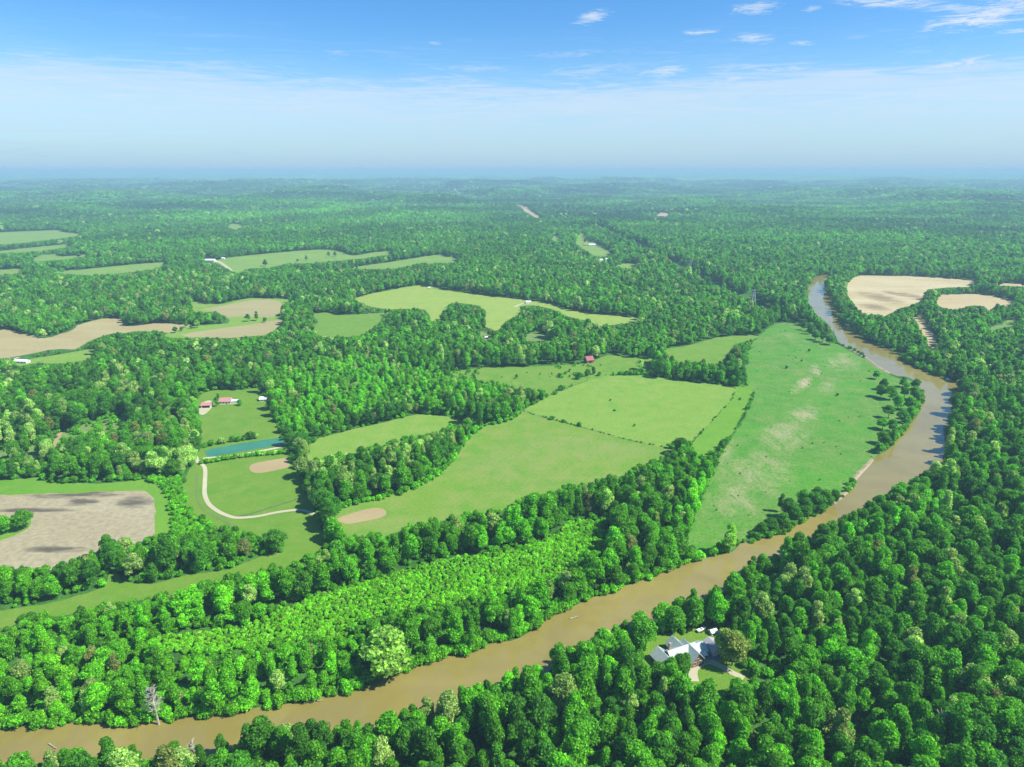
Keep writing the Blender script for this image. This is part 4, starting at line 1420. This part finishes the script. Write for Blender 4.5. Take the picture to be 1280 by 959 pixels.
def walls(L, Wd, hw, zr, th=.3):
    """solid walls with gable ends"""
    m = MB()
    a, b = L / 2, Wd / 2
    vs = [(-a, -b, -.3), (a, -b, -.3), (a, b, -.3), (-a, b, -.3), (-a, -b, hw), (a, -b, hw), (a, b, hw), (-a, b, hw), (-a, 0, zr - th - .02), (a, 0, zr - th - .02)]
    m.add(vs, [(0, 1, 5, 4), (2, 3, 7, 6), (1, 2, 6, 9, 5), (3, 0, 4, 8, 7), (4, 5, 9, 8), (7, 8, 9, 6), (0, 3, 2, 1)])
    return m


def window(parent, xx, yy, zz, ax, w=1.2, h=1.3, nm='window'):
    """frame + pane on a wall whose outward axis is ax ('x+','x-','y+','y-')"""
    s_ = 1 if ax[1] == '+' else -1
    f_, p_ = MB(), MB()
    if ax[0] == 'y':
        for (a, b, c, d) in ((-w / 2 - .1, -w / 2, -h / 2 - .1, h / 2 + .1), (w / 2, w / 2 + .1, -h / 2 - .1, h / 2 + .1), (-w / 2, w / 2, h / 2, h / 2 + .1), (-w / 2, w / 2, -h / 2 - .1, -h / 2), (-.03, .03, -h / 2, h / 2)):
            f_.box(xx + a, xx + b, min(yy, yy + s_ * .09), max(yy, yy + s_ * .09), zz + c, zz + d)
        p_.box(xx - w / 2, xx + w / 2, min(yy - s_ * .02, yy + s_ * .04), max(yy - s_ * .02, yy + s_ * .04), zz - h / 2, zz + h / 2)
    else:
        for (a, b, c, d) in ((-w / 2 - .1, -w / 2, -h / 2 - .1, h / 2 + .1), (w / 2, w / 2 + .1, -h / 2 - .1, h / 2 + .1), (-w / 2, w / 2, h / 2, h / 2 + .1), (-w / 2, w / 2, -h / 2 - .1, -h / 2), (-.03, .03, -h / 2, h / 2)):
            f_.box(min(xx, xx + s_ * .09), max(xx, xx + s_ * .09), yy + a, yy + b, zz + c, zz + d)
        p_.box(min(xx - s_ * .02, xx + s_ * .04), max(xx - s_ * .02, xx + s_ * .04), yy - w / 2, yy + w / 2, zz - h / 2, zz + h / 2)
    fo = f_.obj(nm, M_trim, parent)
    p_.obj('pane', M_glass, fo)
    return fo


def door(parent, xx, yy, s_, w=1.0, h=2.1, m=None, nm='door'):
    d = MB()
    d.box(xx - w / 2, xx + w / 2, min(yy, yy + s_ * .08), max(yy, yy + s_ * .08), 0, h)
    return d.obj(nm, m or M_brn, parent)


def simple_house(name, px_, py_, rz, L, Wd, hw, zr, rm, wm, label, cat='house', wins=2, bay=None, lean=None, sink=0.0):
    p = unproj(px_, py_)
    e = empty(name, p, rz)
    walls(L, Wd, hw, zr).obj('wall', wm, e)
    gable(L, Wd, hw, zr).obj('roof', rm, e)
    for s_ in (-1, 1):
        for k in range(wins):
            xx = (k + .5) / wins * L - L / 2
            if s_ < 0 and (bay or k == wins // 2):
                continue
            window(e, xx, s_ * Wd / 2, hw * .55, 'y-' if s_ < 0 else 'y+')
    if bay:
        door(e, 0, -Wd / 2, -1, L * bay, hw * .82, M_dark, 'bay_door')  # flat dark slab on the wall, painted as the shaded inside of the bay
    elif wins:
        door(e, (wins // 2 + .5) / wins * L - L / 2, -Wd / 2, -1)
    window(e, L / 2, 0, hw * .6, 'x+')
    if lean:
        l_, w_, side = lean
        q = MB()
        x0 = side * (L / 2 + .55)
        x1 = side * (L / 2 + l_)
        q.box(min(x0, x1), max(x0, x1), -w_ / 2, w_ / 2, 0, hw * .78)
        q.obj('annexe', M_wwall, e)
        q = MB()
        q.add([(x0, -w_ / 2 - .3, hw * .82 + .1), (x1 + side * .3, -w_ / 2 - .3, hw * .82), (x1 + side * .3, w_ / 2 + .3, hw * .82), (x0, w_ / 2 + .3, hw * .82 + .1),
               (x0, -w_ / 2 - .3, hw * .79), (x1 + side * .3, -w_ / 2 - .3, hw * .79), (x1 + side * .3, w_ / 2 + .3, hw * .79), (x0, w_ / 2 + .3, hw * .79)],
              [(0, 1, 2, 3), (7, 6, 5, 4), (0, 4, 5, 1), (1, 5, 6, 2), (2, 6, 7, 3), (3, 7, 4, 0)])
        q.obj('annexe_roof', M_wht, e)
    tag(e, label, cat)
    return e


simple_house('garage', 259, 508.5, .12, 9.0, 7.5, 3.0, 4.9, M_red, M_wwall, 'open fronted garage with faded red roof on the gravel yard', 'garage', 2, bay=.8)
simple_house('house', 283, 504, .10, 11.5, 8.5, 3.4, 6.2, M_red, M_wwall, 'white house with faded red roof and white annexe on the lawn', 'house', 4, lean=(7, 6, 1))
simple_house('shed', 330, 500.5, .12, 7.5, 7, 2.6, 4.4, M_wht, M_wwall, 'small white roofed shed at the lawn corner by the tree row', 'shed', 2)
simple_house('barn', 736, 453, .35, 9.5, 9, 4.2, 8.2, M_dred, M_redw, 'red barn with dark red roof at the edge of the wood', 'barn', 2, bay=.35)
simple_house('shed', 28, 453.5, -.12, 17, 7, 3, 4.6, M_wht, M_wwall, 'long low white shed beside the tan field', 'shed', 4)
simple_house('barn', 263, 327, -.05, 26, 12, 4, 7, M_wht, M_wwall, 'long white barn at the head of the distant pale road', 'barn', 5)
simple_house('shed', 279, 324, 0, 8, 7, 3, 5, M_wht, M_wwall, 'tiny white shed in the field near the distant long barn', 'shed', 2)
simple_house('house', 740, 307.5, .05, 20, 10, 4, 7, M_wht, M_wwall, 'distant white house under dark trees on the far clearing', 'house', 4)
simple_house('shed', 731, 307, .05, 9, 8, 3, 5, M_red, M_brn, 'reddish shed left of the distant white house', 'shed', 2)
simple_house('house', 751, 327.5, .1, 11, 9, 4.5, 8, M_wht, M_wwall, 'distant white roof among trees, left of its pair', 'house', 2)
simple_house('house', 759.5, 326.5, -.2, 11, 9, 4.5, 8, M_wht, M_wwall, 'distant white roof among trees, right of its pair', 'house', 2)
simple_house('shed', 660, 379, .4, 9.5, 6, 2.8, 4.4, M_wht, M_wwall, 'white shed at the end of the track on the ridge field', 'shed', 2)
simple_house('shed', 536.5, 360.5, .2, 4.5, 3.5, 2.2, 3.2, M_wht, M_wwall, 'tiny white shed at the top edge of the ridge field', 'shed', 1)
simple_house('shed', 556, 389.5, .3, 5, 4, 2.2, 3.2, M_wht, M_wwall, 'tiny white shed beside the grove in the ridge field', 'shed', 1)
simple_house('shed', 608, 423, 0, 4, 3.5, 2.2, 3.2, M_wht, M_wwall, 'tiny white shed in the small glade below the ridge field', 'shed', 1)

# the lodge: wings share one frame turned 25 degrees
lp = unproj(851, 814, 5.0, False)
lodge = empty('lodge', (lp.x, lp.y, 0), math.radians(24))
tag(lodge, 'large gabled lodge with pale seafoam metal roof in the near wood', 'house')


def wing(nm, cx_, cy_, L, Wd, hw, zr, turn, rm, wm, ov=.7):
    M_ = Matrix.Translation((cx_, cy_, 0)) @ Matrix.Rotation(turn, 4, 'Z')
    w_ = walls(L, Wd, hw, zr).xf(M_).obj(nm + '_wall', wm, lodge)
    r_ = gable(L, Wd, hw, zr, ov).xf(M_).obj(nm + '_roof', rm, lodge)
    return w_, r_


H90 = math.pi / 2
_, main_roof = wing('main', 0, 0, 15, 9.5, 4.0, 7.8, 0, M_sea, M_stone)
wing('west_wing', -9.6, -.8, 12.5, 7.4, 3.8, 6.9, H90, M_sea, M_brn)
wing('entrance_wing', 4.6, -1.6, 11.5, 7.6, 3.9, 8.0, H90, M_sea, M_brn)
wing('rear_wing', 1.6, 5.2, 7.5, 6.6, 3.9, 7.2, H90, M_sea, M_brn)
wing('east_wing', 10.8, 1.0, 6.4, 7.6, 3.2, 5.6, 0, M_sea, M_brn)
MB().box(-5.6, -4.4, 1.8, 3.0, .0, 9.6).obj('chimney', M_stone, main_roof)
pr = MB()
pr.add([(-4.5, -8.0, 2.7), (.6, -8.0, 2.7), (.6, -4.9, 3.5), (-4.5, -4.9, 3.5), (-4.5, -8.0, 2.55), (.6, -8.0, 2.55), (.6, -4.9, 3.35), (-4.5, -4.9, 3.35)],
       [(0, 1, 2, 3), (7, 6, 5, 4), (0, 4, 5, 1), (1, 5, 6, 2), (2, 6, 7, 3), (3, 7, 4, 0)])
pr.obj('porch_roof', M_sea, lodge)
for xx in (-4.2, -2, .3):
    MB().box(xx - .12, xx + .12, -7.8, -7.56, 0, 2.56).obj('porch_post', M_trim, lodge)
pr = MB()
pr.add([(8.8, -5.6, 2.7), (12.8, -5.6, 2.7), (12.8, -2.9, 3.1), (8.8, -2.9, 3.1), (8.8, -5.6, 2.55), (12.8, -5.6, 2.55), (12.8, -2.9, 2.95), (8.8, -2.9, 2.95)],
       [(0, 1, 2, 3), (7, 6, 5, 4), (0, 4, 5, 1), (1, 5, 6, 2), (2, 6, 7, 3), (3, 7, 4, 0)])
pr.obj('side_porch_roof', M_sea, lodge)
MB().box(-17.2, -13.4, -6.5, -1.0, 0, .7).obj('deck', M_trim, lodge)
for xx in (-11.2, -8.2):
    window(lodge, xx, -7.05, 2.1, 'y-', 1.6, 1.5)
window(lodge, 3.0, -7.35, 2.0, 'y-', 1.5, 1.6)
window(lodge, 6.2, -7.35, 2.0, 'y-', 1.5, 1.6)
window(lodge, 4.6, -7.35, 5.2, 'y-', 1.6, 1.2)
window(lodge, -2, -4.75, 2.0, 'y-', 2.0, 1.6)
window(lodge, 10, -2.8, 1.8, 'y-', 1.4, 1.3)
door(lodge, 4.6, -7.35, -1, 1.1, 2.2)
for yy in (-4, 0, 3):
    window(lodge, -13.3, yy, 2.0, 'x-', 1.4, 1.4)

gp = unproj(892, 808, 2.0, False)
car = empty('garage', (gp.x, gp.y, 0), math.radians(24 + 90))
tag(car, 'grey roofed garage beside the lodge under overhanging trees', 'garage')
walls(8.5, 7, 2.8, 4.6).obj('wall', M_wwall, car)
gable(8.5, 7, 2.8, 4.6).obj('roof', M_gry, car)
door(car, 0, 3.5, 1, 5, 2.3, M_trim, 'garage_door')
window(car, -4.25, 0, 1.6, 'x-', 1.2, 1.1)

hd = MB()


# white boat on a trailer and a small white utility shed behind the lodge
def boat(px_, py_, rz):
    p = unproj(px_, py_)
    e = empty('boat', (p.x, p.y, .06), rz)
    L, B = 5.8, 2.1
    vs, fs = [], []
    st = 9
    for i in range(st):
        t = i / (st - 1)
        w_ = B / 2 * (1 - max(0, t - .45) ** 2 * 3.1)
        w_ = max(w_, .04)
        xx = -L / 2 + t * L
        for (yy, zz) in ((-w_, 1.35 + .25 * t * t), (-w_ * .75, .75 + .2 * t), (0, .5 + .35 * t * t), (w_ * .75, .75 + .2 * t), (w_, 1.35 + .25 * t * t)):
            vs.append((xx, yy, zz))
    for i in range(st - 1):
        for c in range(4):
            a = i * 5 + c
            fs.append((a, a + 1, a + 6, a + 5))
    fs.append((0, 4, 3, 2, 1))
    for i in range(st - 1):
        fs.append((i * 5, i * 5 + 5, i * 5 + 9, i * 5 + 4))
    mesh_obj('hull', vs, fs, M_trim, e)
    MB().box(-.3, .5, -.6, .6, 1.45, 1.95).obj('console', M_trim, e)
    t_ = MB()
    t_.box(-2.4, 2.9, -.06, .06, .38, .5)
    t_.box(-1.2, -1.0, -1.0, 1.0, .35, .48)
    t_.obj('trailer', M_steel, e)
    for s_ in (-1, 1):
        MB().tube((-1.1, s_ * 1.02, .34), (-1.1, s_ * 1.22, .34), .34, .34, 12).obj('wheel', M_dark, e)
    tag(e, 'small white boat on a trailer behind the lodge', 'boat')


boat(877, 789, .5)
simple_house('shed', 891, 792, .4, 3.2, 2.4, 2.0, 2.8, M_wht, M_wwall, 'little white shed on the back lawn of the lodge', 'shed', 1)


# ------------------------------------------------------------------ power line towers
def pylon(px_, py_, h_, label, rz):
    p = unproj(px_, py_)
    e = empty('pylon', p, rz)
    m = MB()

    def half(zz):
        return 3.4 * (1 - zz / (h_ * 1.12)) + .35
    lv = [0, .2, .38, .54, .68, .8, .9, 1.0]
    for k in range(len(lv) - 1):
        z0, z1 = lv[k] * h_, lv[k + 1] * h_
        a, b = half(z0), half(z1)
        c0_ = [(-a, -a, z0), (a, -a, z0), (a, a, z0), (-a, a, z0)]
        c1_ = [(-b, -b, z1), (b, -b, z1), (b, b, z1), (-b, b, z1)]
        for i in range(4):
            j = (i + 1) % 4
            m.tube(c0_[i], c1_[i], .15, .15, 4)
            m.tube(c0_[i], c1_[j], .12, .12, 4)
            m.tube(c0_[j], c1_[i], .12, .12, 4)
            m.tube(c1_[i], c1_[j], .12, .12, 4)
    m.obj('mast', M_steel, e)
    for zz, w_ in ((.78, 8.5), (.92, 7.0)):
        a_ = MB()
        z0 = zz * h_
        for s_ in (-1, 1):
            a_.tube((0, -.8, z0), (s_ * w_, 0, z0 + .9), .22, .15, 4)
            a_.tube((0, .8, z0), (s_ * w_, 0, z0 + .9), .22, .15, 4)
            a_.tube((0, 0, z0 + 2.4), (s_ * w_, 0, z0 + .9), .18, .12, 4)
            a_.tube((s_ * w_, 0, z0 + .9), (s_ * w_, 0, z0 - 1.3), .12, .12, 5)
        a_.obj('cross_arm', M_steel, e)
    tag(e, label, 'pylon', 'power line towers')
    return e


line_dir = math.atan2(cd[1], cd[0])
pylon(941, 385, 33, 'steel lattice tower in the forest cut nearest the pasture', line_dir + H90)
pylon(862, 344, 33, 'steel lattice tower farther along the forest cut', line_dir + H90)


# ------------------------------------------------------------------ fences
def fence(line, label):
    P_ = [unproj(*p) for p in smooth_line(line, 6)]
    e = empty('wire_fence', P_[0])
    o0 = P_[0]
    post = MB().tube((0, 0, -.3), (0, 0, 1.45), .1, .09, 6)
    pm = bpy.data.meshes.new('post')
    pm.from_pydata(post.v, [], post.f)
    pm.materials.append(M_bark)
    acc, total = [], 0
    for i in range(len(P_) - 1):
        total += (P_[i + 1] - P_[i]).length
    stepd = max(5.0, total / 90)
    carry = 0
    for i in range(len(P_) - 1):
        L = (P_[i + 1] - P_[i]).length
        t = carry
        while t < L:
            acc.append(P_[i].lerp(P_[i + 1], t / L))
            t += stepd
        carry = t - L
    for q in acc:
        o = bpy.data.objects.new('post', pm)
        o.location = q - o0
        o.parent = e
        C.objects.link(o)
    for hh in (.5, .9, 1.3):
        w_ = MB()
        for a, b in zip(acc[:-1], acc[1:]):
            w_.tube(a - o0 + Vector((0, 0, hh)), b - o0 + Vector((0, 0, hh)), .02, .02, 4)
        w_.obj('wire', M_steel, e)
    tag(e, label, 'fence')


fence([(655, 514), (683, 523), (700, 527), (726, 534), (748, 540), (780, 549), (832, 560)], 'weedy wire fence between hay field and middle field')
fence([(861, 680), (869, 642), (880, 616), (895, 584), (900, 572), (912, 550), (930, 522), (943, 492)], 'wire fence along the straight edge of the rough pasture')

# ------------------------------------------------------------------ far canopy beyond the single trees
angs = np.radians(np.arange(-50, 50.01, .085))
rads = np.geomspace(10500, 57000, 300)
A, R = np.meshgrid(angs, rads)
R = R * (1 + rng.uniform(-.0028, .0028, R.shape))
gx, gy = R * np.sin(A), R * np.cos(A)
gz = terrain(gx, gy) + 7 + rng.uniform(-5, 6, R.shape) * (1 + R / 20000) + 9 * vnoise(gx, gy, 70, 41)
gz[0, :] -= 25
na, nr = len(angs), len(rads)
verts = np.stack([gx.ravel(), gy.ravel(), gz.ravel()], 1)
I, J = np.meshgrid(np.arange(na - 1), np.arange(nr - 1))
a = (J * na + I).ravel()
fc = np.stack([a, a + 1, a + 1 + na, a + na], 1)
me = bpy.data.meshes.new('horizon_forest')
me.vertices.add(len(verts))
me.vertices.foreach_set('co', verts.astype(np.float32).ravel())
me.loops.add(fc.size)
me.loops.foreach_set('vertex_index', fc.ravel().astype(np.int32))
me.polygons.add(len(fc))
me.polygons.foreach_set('loop_start', (np.arange(len(fc)) * 4).astype(np.int32))
me.polygons.foreach_set('loop_total', np.full(len(fc), 4, np.int32))
me.materials.append(M_canopy)
me.update(calc_edges=True)
me.validate()
o = bpy.data.objects.new('horizon_forest', me)
C.objects.link(o)
tag(o, 'unbroken forest fading blue towards the horizon', kind='stuff')

# ------------------------------------------------------------------ haze
HZ = 60500.0
hz = MB().box(-HZ, HZ, -HZ, HZ, -90.0, 240.0)
m, nt = new_mat('haze')
pv = nt.new('ShaderNodeVolumePrincipled')
pv.inputs['Color'].default_value = (.43, .63, .85, 1)
pv.inputs['Density'].default_value = 1.2e-4
pv.inputs['Anisotropy'].default_value = 0.0
oo = nt.new('ShaderNodeOutputMaterial')
nt.l.new(pv.outputs[0], oo.inputs['Volume'])
ho = hz.obj('haze', m)
tag(ho, 'thin blue summer haze over the valley', kind='stuff')

# ------------------------------------------------------------------ sky and sun
world = bpy.data.worlds.new('World')
scene.world = world
world.use_nodes = True
world.node_tree.nodes.clear()
nt = NT(world.node_tree)
sky = nt.new('ShaderNodeTexSky', sky_type='NISHITA', sun_disc=False)
sky.sun_elevation = SUN_EL
# sun direction (cos(az), sin(az)); Nishita rotation is measured clockwise from +Y
sdx, sdy = math.cos(SUN_AZ), math.sin(SUN_AZ)
sky.sun_rotation = math.atan2(sdx, sdy)
sky.air_density = 1.0
sky.dust_density = .3
sky.ozone_density = 2.5
tc = nt.new('ShaderNodeTexCoord')
sep = nt.new('ShaderNodeSeparateXYZ')
nt.l.new(tc.outputs['Generated'], sep.inputs[0])
az = nt.math('ARCTAN2', sep.outputs['X'], sep.outputs['Y'])
el = nt.math('ARCSINE', sep.outputs['Z'])
cmb = nt.new('ShaderNodeCombineXYZ')
nt.l.new(az, cmb.inputs[0])
nt.l.new(el, cmb.inputs[1])
AE = cmb.outputs[0]


def skydir(px_, py_):
    rx, ru = (px_ - CX) / F, (CY - py_) / F
    v = Vector((rx, cp + ru * sp, -sp + ru * cp)).normalized()
    return math.atan2(v.x, v.y), math.asin(v.z)


hs = nt.new('ShaderNodeHueSaturation')
hs.inputs['Saturation'].default_value = 1.2
hs.inputs['Value'].default_value = 1.0
nt.l.new(sky.outputs[0], hs.inputs['Color'])
skyc = nt.mix(1.0, hs.outputs[0], (.62, .93, 1.18), 'MULTIPLY')
# cirrus veil low over the horizon
st1 = nt.noise(nt.map(AE, (1.0, 8, 1), (0, 0, .06)), 3.0, 8, .66, .8)
st2 = nt.noise(nt.map(AE, (2.4, 34, 1), (0, 0, .09)), 3.4, 9, .72, 1.3)
edge = nt.math('ADD', nt.math('MULTIPLY', nt.math('SUBTRACT', st1, .5), .07), nt.math('MULTIPLY', nt.math('SUBTRACT', st2, .5), .085))
e2 = nt.math('ADD', nt.math('ADD', el, edge), nt.math('MULTIPLY', nt.math('COSINE', nt.math('MULTIPLY', nt.math('ADD', az, .02), 6.0)), .006))
veil = nt.ramp(nt.math('MULTIPLY', e2, 5.0), [(.0, .92), (.20, .76), (.40, .70), (.50, .72), (.545, .50), (.60, .14), (.72, .04), (.9, 0.0)])
thin = nt.math('MULTIPLY', nt.ramp(st2, [(.50, 0.0), (.72, 1.0)]), nt.ramp(nt.math('MULTIPLY', e2, 5.0), [(.5, .6), (.72, .35), (.95, .0)]))
st3 = nt.noise(nt.map(AE, (1.6, 22, 1), (0, 0, .08)), 4.0, 9, .75, 1.5)
veil = nt.math('MULTIPLY', veil, nt.ramp(st3, [(.30, .55), (.62, 1.0)]))
veil = nt.math('MAXIMUM', veil, nt.ramp(nt.math('MULTIPLY', el, 5.0), [(0.0, .9), (.28, .45), (.4, 0.0)]))
cov = nt.math('MAXIMUM', veil, thin)
blobs = [(740, 22, 20, 6, .25, .8), (875, 40, 17, 2.5, 0, .7), (945, 10, 26, 6, 0, .8), (940, 48, 24, 6, -.1, .7), (1002, 54, 14, 2.5, -.1, .7), (1015, 11, 10, 3, 0, .5),
         (1110, 3, 46, 5, -.1, .8), (1190, 10, 40, 4, -.1, .6), (1245, 15, 55, 11, .15, 1.0), (1272, 38, 15, 3, 0, .7), (830, 89, 24, 7, .05, .75), (915, 99, 22, 4, .1, .75), (970, 88, 42, 4, .06, .6),
         (1198, 81, 36, 5, .12, .85), (590, 86, 50, 4, 0, .4), (225, 86, 60, 4, .0, .4), (735, 90, 60, 8, .05, .4), (420, 66, 16, 3, 0, .35), (543, 54, 8, 2, 0, .4), (1070, 46, 12, 2, 0, .3), (710, 68, 60, 4, .06, .3)]
cn1 = nt.noise(nt.map(AE, (.7, 5.5, 1), (0, 0, .2)), 34, 9, .74, 1.6)
for (bx_, by_, rx_, ry_, an_, am_) in blobs:
    a0, e0 = skydir(bx_, by_)
    q = nt.map(AE, (1, 1, 1), (0, 0, 0), (-a0, -e0, 0))
    q = nt.map(q, (F * .87 / rx_, F * .9 / ry_, 0), (0, 0, 0))
    if an_:
        q = nt.map(nt.map(AE, (1, 1, 1), (0, 0, 0), (-a0, -e0, 0)), (1, 1, 1), (0, 0, -an_))
        q = nt.map(q, (F * .87 / rx_, F * .9 / ry_, 0))
    ln = nt.new('ShaderNodeVectorMath', operation='LENGTH')
    nt.l.new(q, ln.inputs[0])
    d_ = nt.math('SUBTRACT', 1.25, ln.outputs['Value'])
    f_ = nt.math('ADD', nt.math('MULTIPLY', d_, .9), nt.math('MULTIPLY', nt.math('SUBTRACT', cn1, .54), 5.0), clamp=True)
    f_ = nt.math('MULTIPLY', nt.math('MULTIPLY', f_, nt.math('MULTIPLY', d_, 2.0, clamp=True)), am_)
    cov = nt.math('MAXIMUM', cov, f_)
lowf = nt.math('GREATER_THAN', el, -.02)
cov = nt.math('MULTIPLY', cov, lowf)
veilc = nt.mix(nt.ramp(nt.math('MULTIPLY', el, 5.0), [(.0, 0.0), (.42, 1.0)]), (2.7, 4.2, 5.7), (5.1, 5.8, 6.7))
skyc = nt.mix(cov, skyc, veilc)
bg = nt.new('ShaderNodeBackground')
bg.inputs['Strength'].default_value = .085
nt.l.new(skyc, bg.inputs['Color'])
wo = nt.new('ShaderNodeOutputWorld')
nt.l.new(bg.outputs[0], wo.inputs['Surface'])

sl = bpy.data.lights.new('sun', 'SUN')
sl.energy = 4.6
sl.angle = math.radians(.5)
sl.color = (1.0, .955, .88)
so = bpy.data.objects.new('sun', sl)
C.objects.link(so)
sd = Vector((sdx * math.cos(SUN_EL), sdy * math.cos(SUN_EL), math.sin(SUN_EL)))
so.rotation_euler = (-sd).to_track_quat('-Z', 'Y').to_euler()
so.location = (0, 0, 500)

# ------------------------------------------------------------------ camera
cam = bpy.data.cameras.new('camera')
cam.sensor_fit = 'HORIZONTAL'
cam.sensor_width = 36.0
cam.lens = F / W * 36.0
cam.clip_start = 1.0
cam.clip_end = 200000.0
co_ = bpy.data.objects.new('camera', cam)
C.objects.link(co_)
co_.location = (0, 0, CAMH)
co_.rotation_euler = (math.pi / 2 - PITCH, 0, 0)
scene.camera = co_

scene.view_settings.view_transform = 'Standard'
scene.view_settings.look = 'None'
scene.view_settings.exposure = 0.75
scene.view_settings.gamma = 1
scene.cycles.max_bounces = 5
scene.cycles.diffuse_bounces = 4
scene.cycles.glossy_bounces = 2
scene.cycles.transmission_bounces = 2
scene.cycles.volume_bounces = 2
scene.cycles.use_adaptive_sampling = True
scene.cycles.adaptive_threshold = .015
scene.cycles.use_denoising = True
scene.cycles.denoiser = 'OPENIMAGEDENOISE'
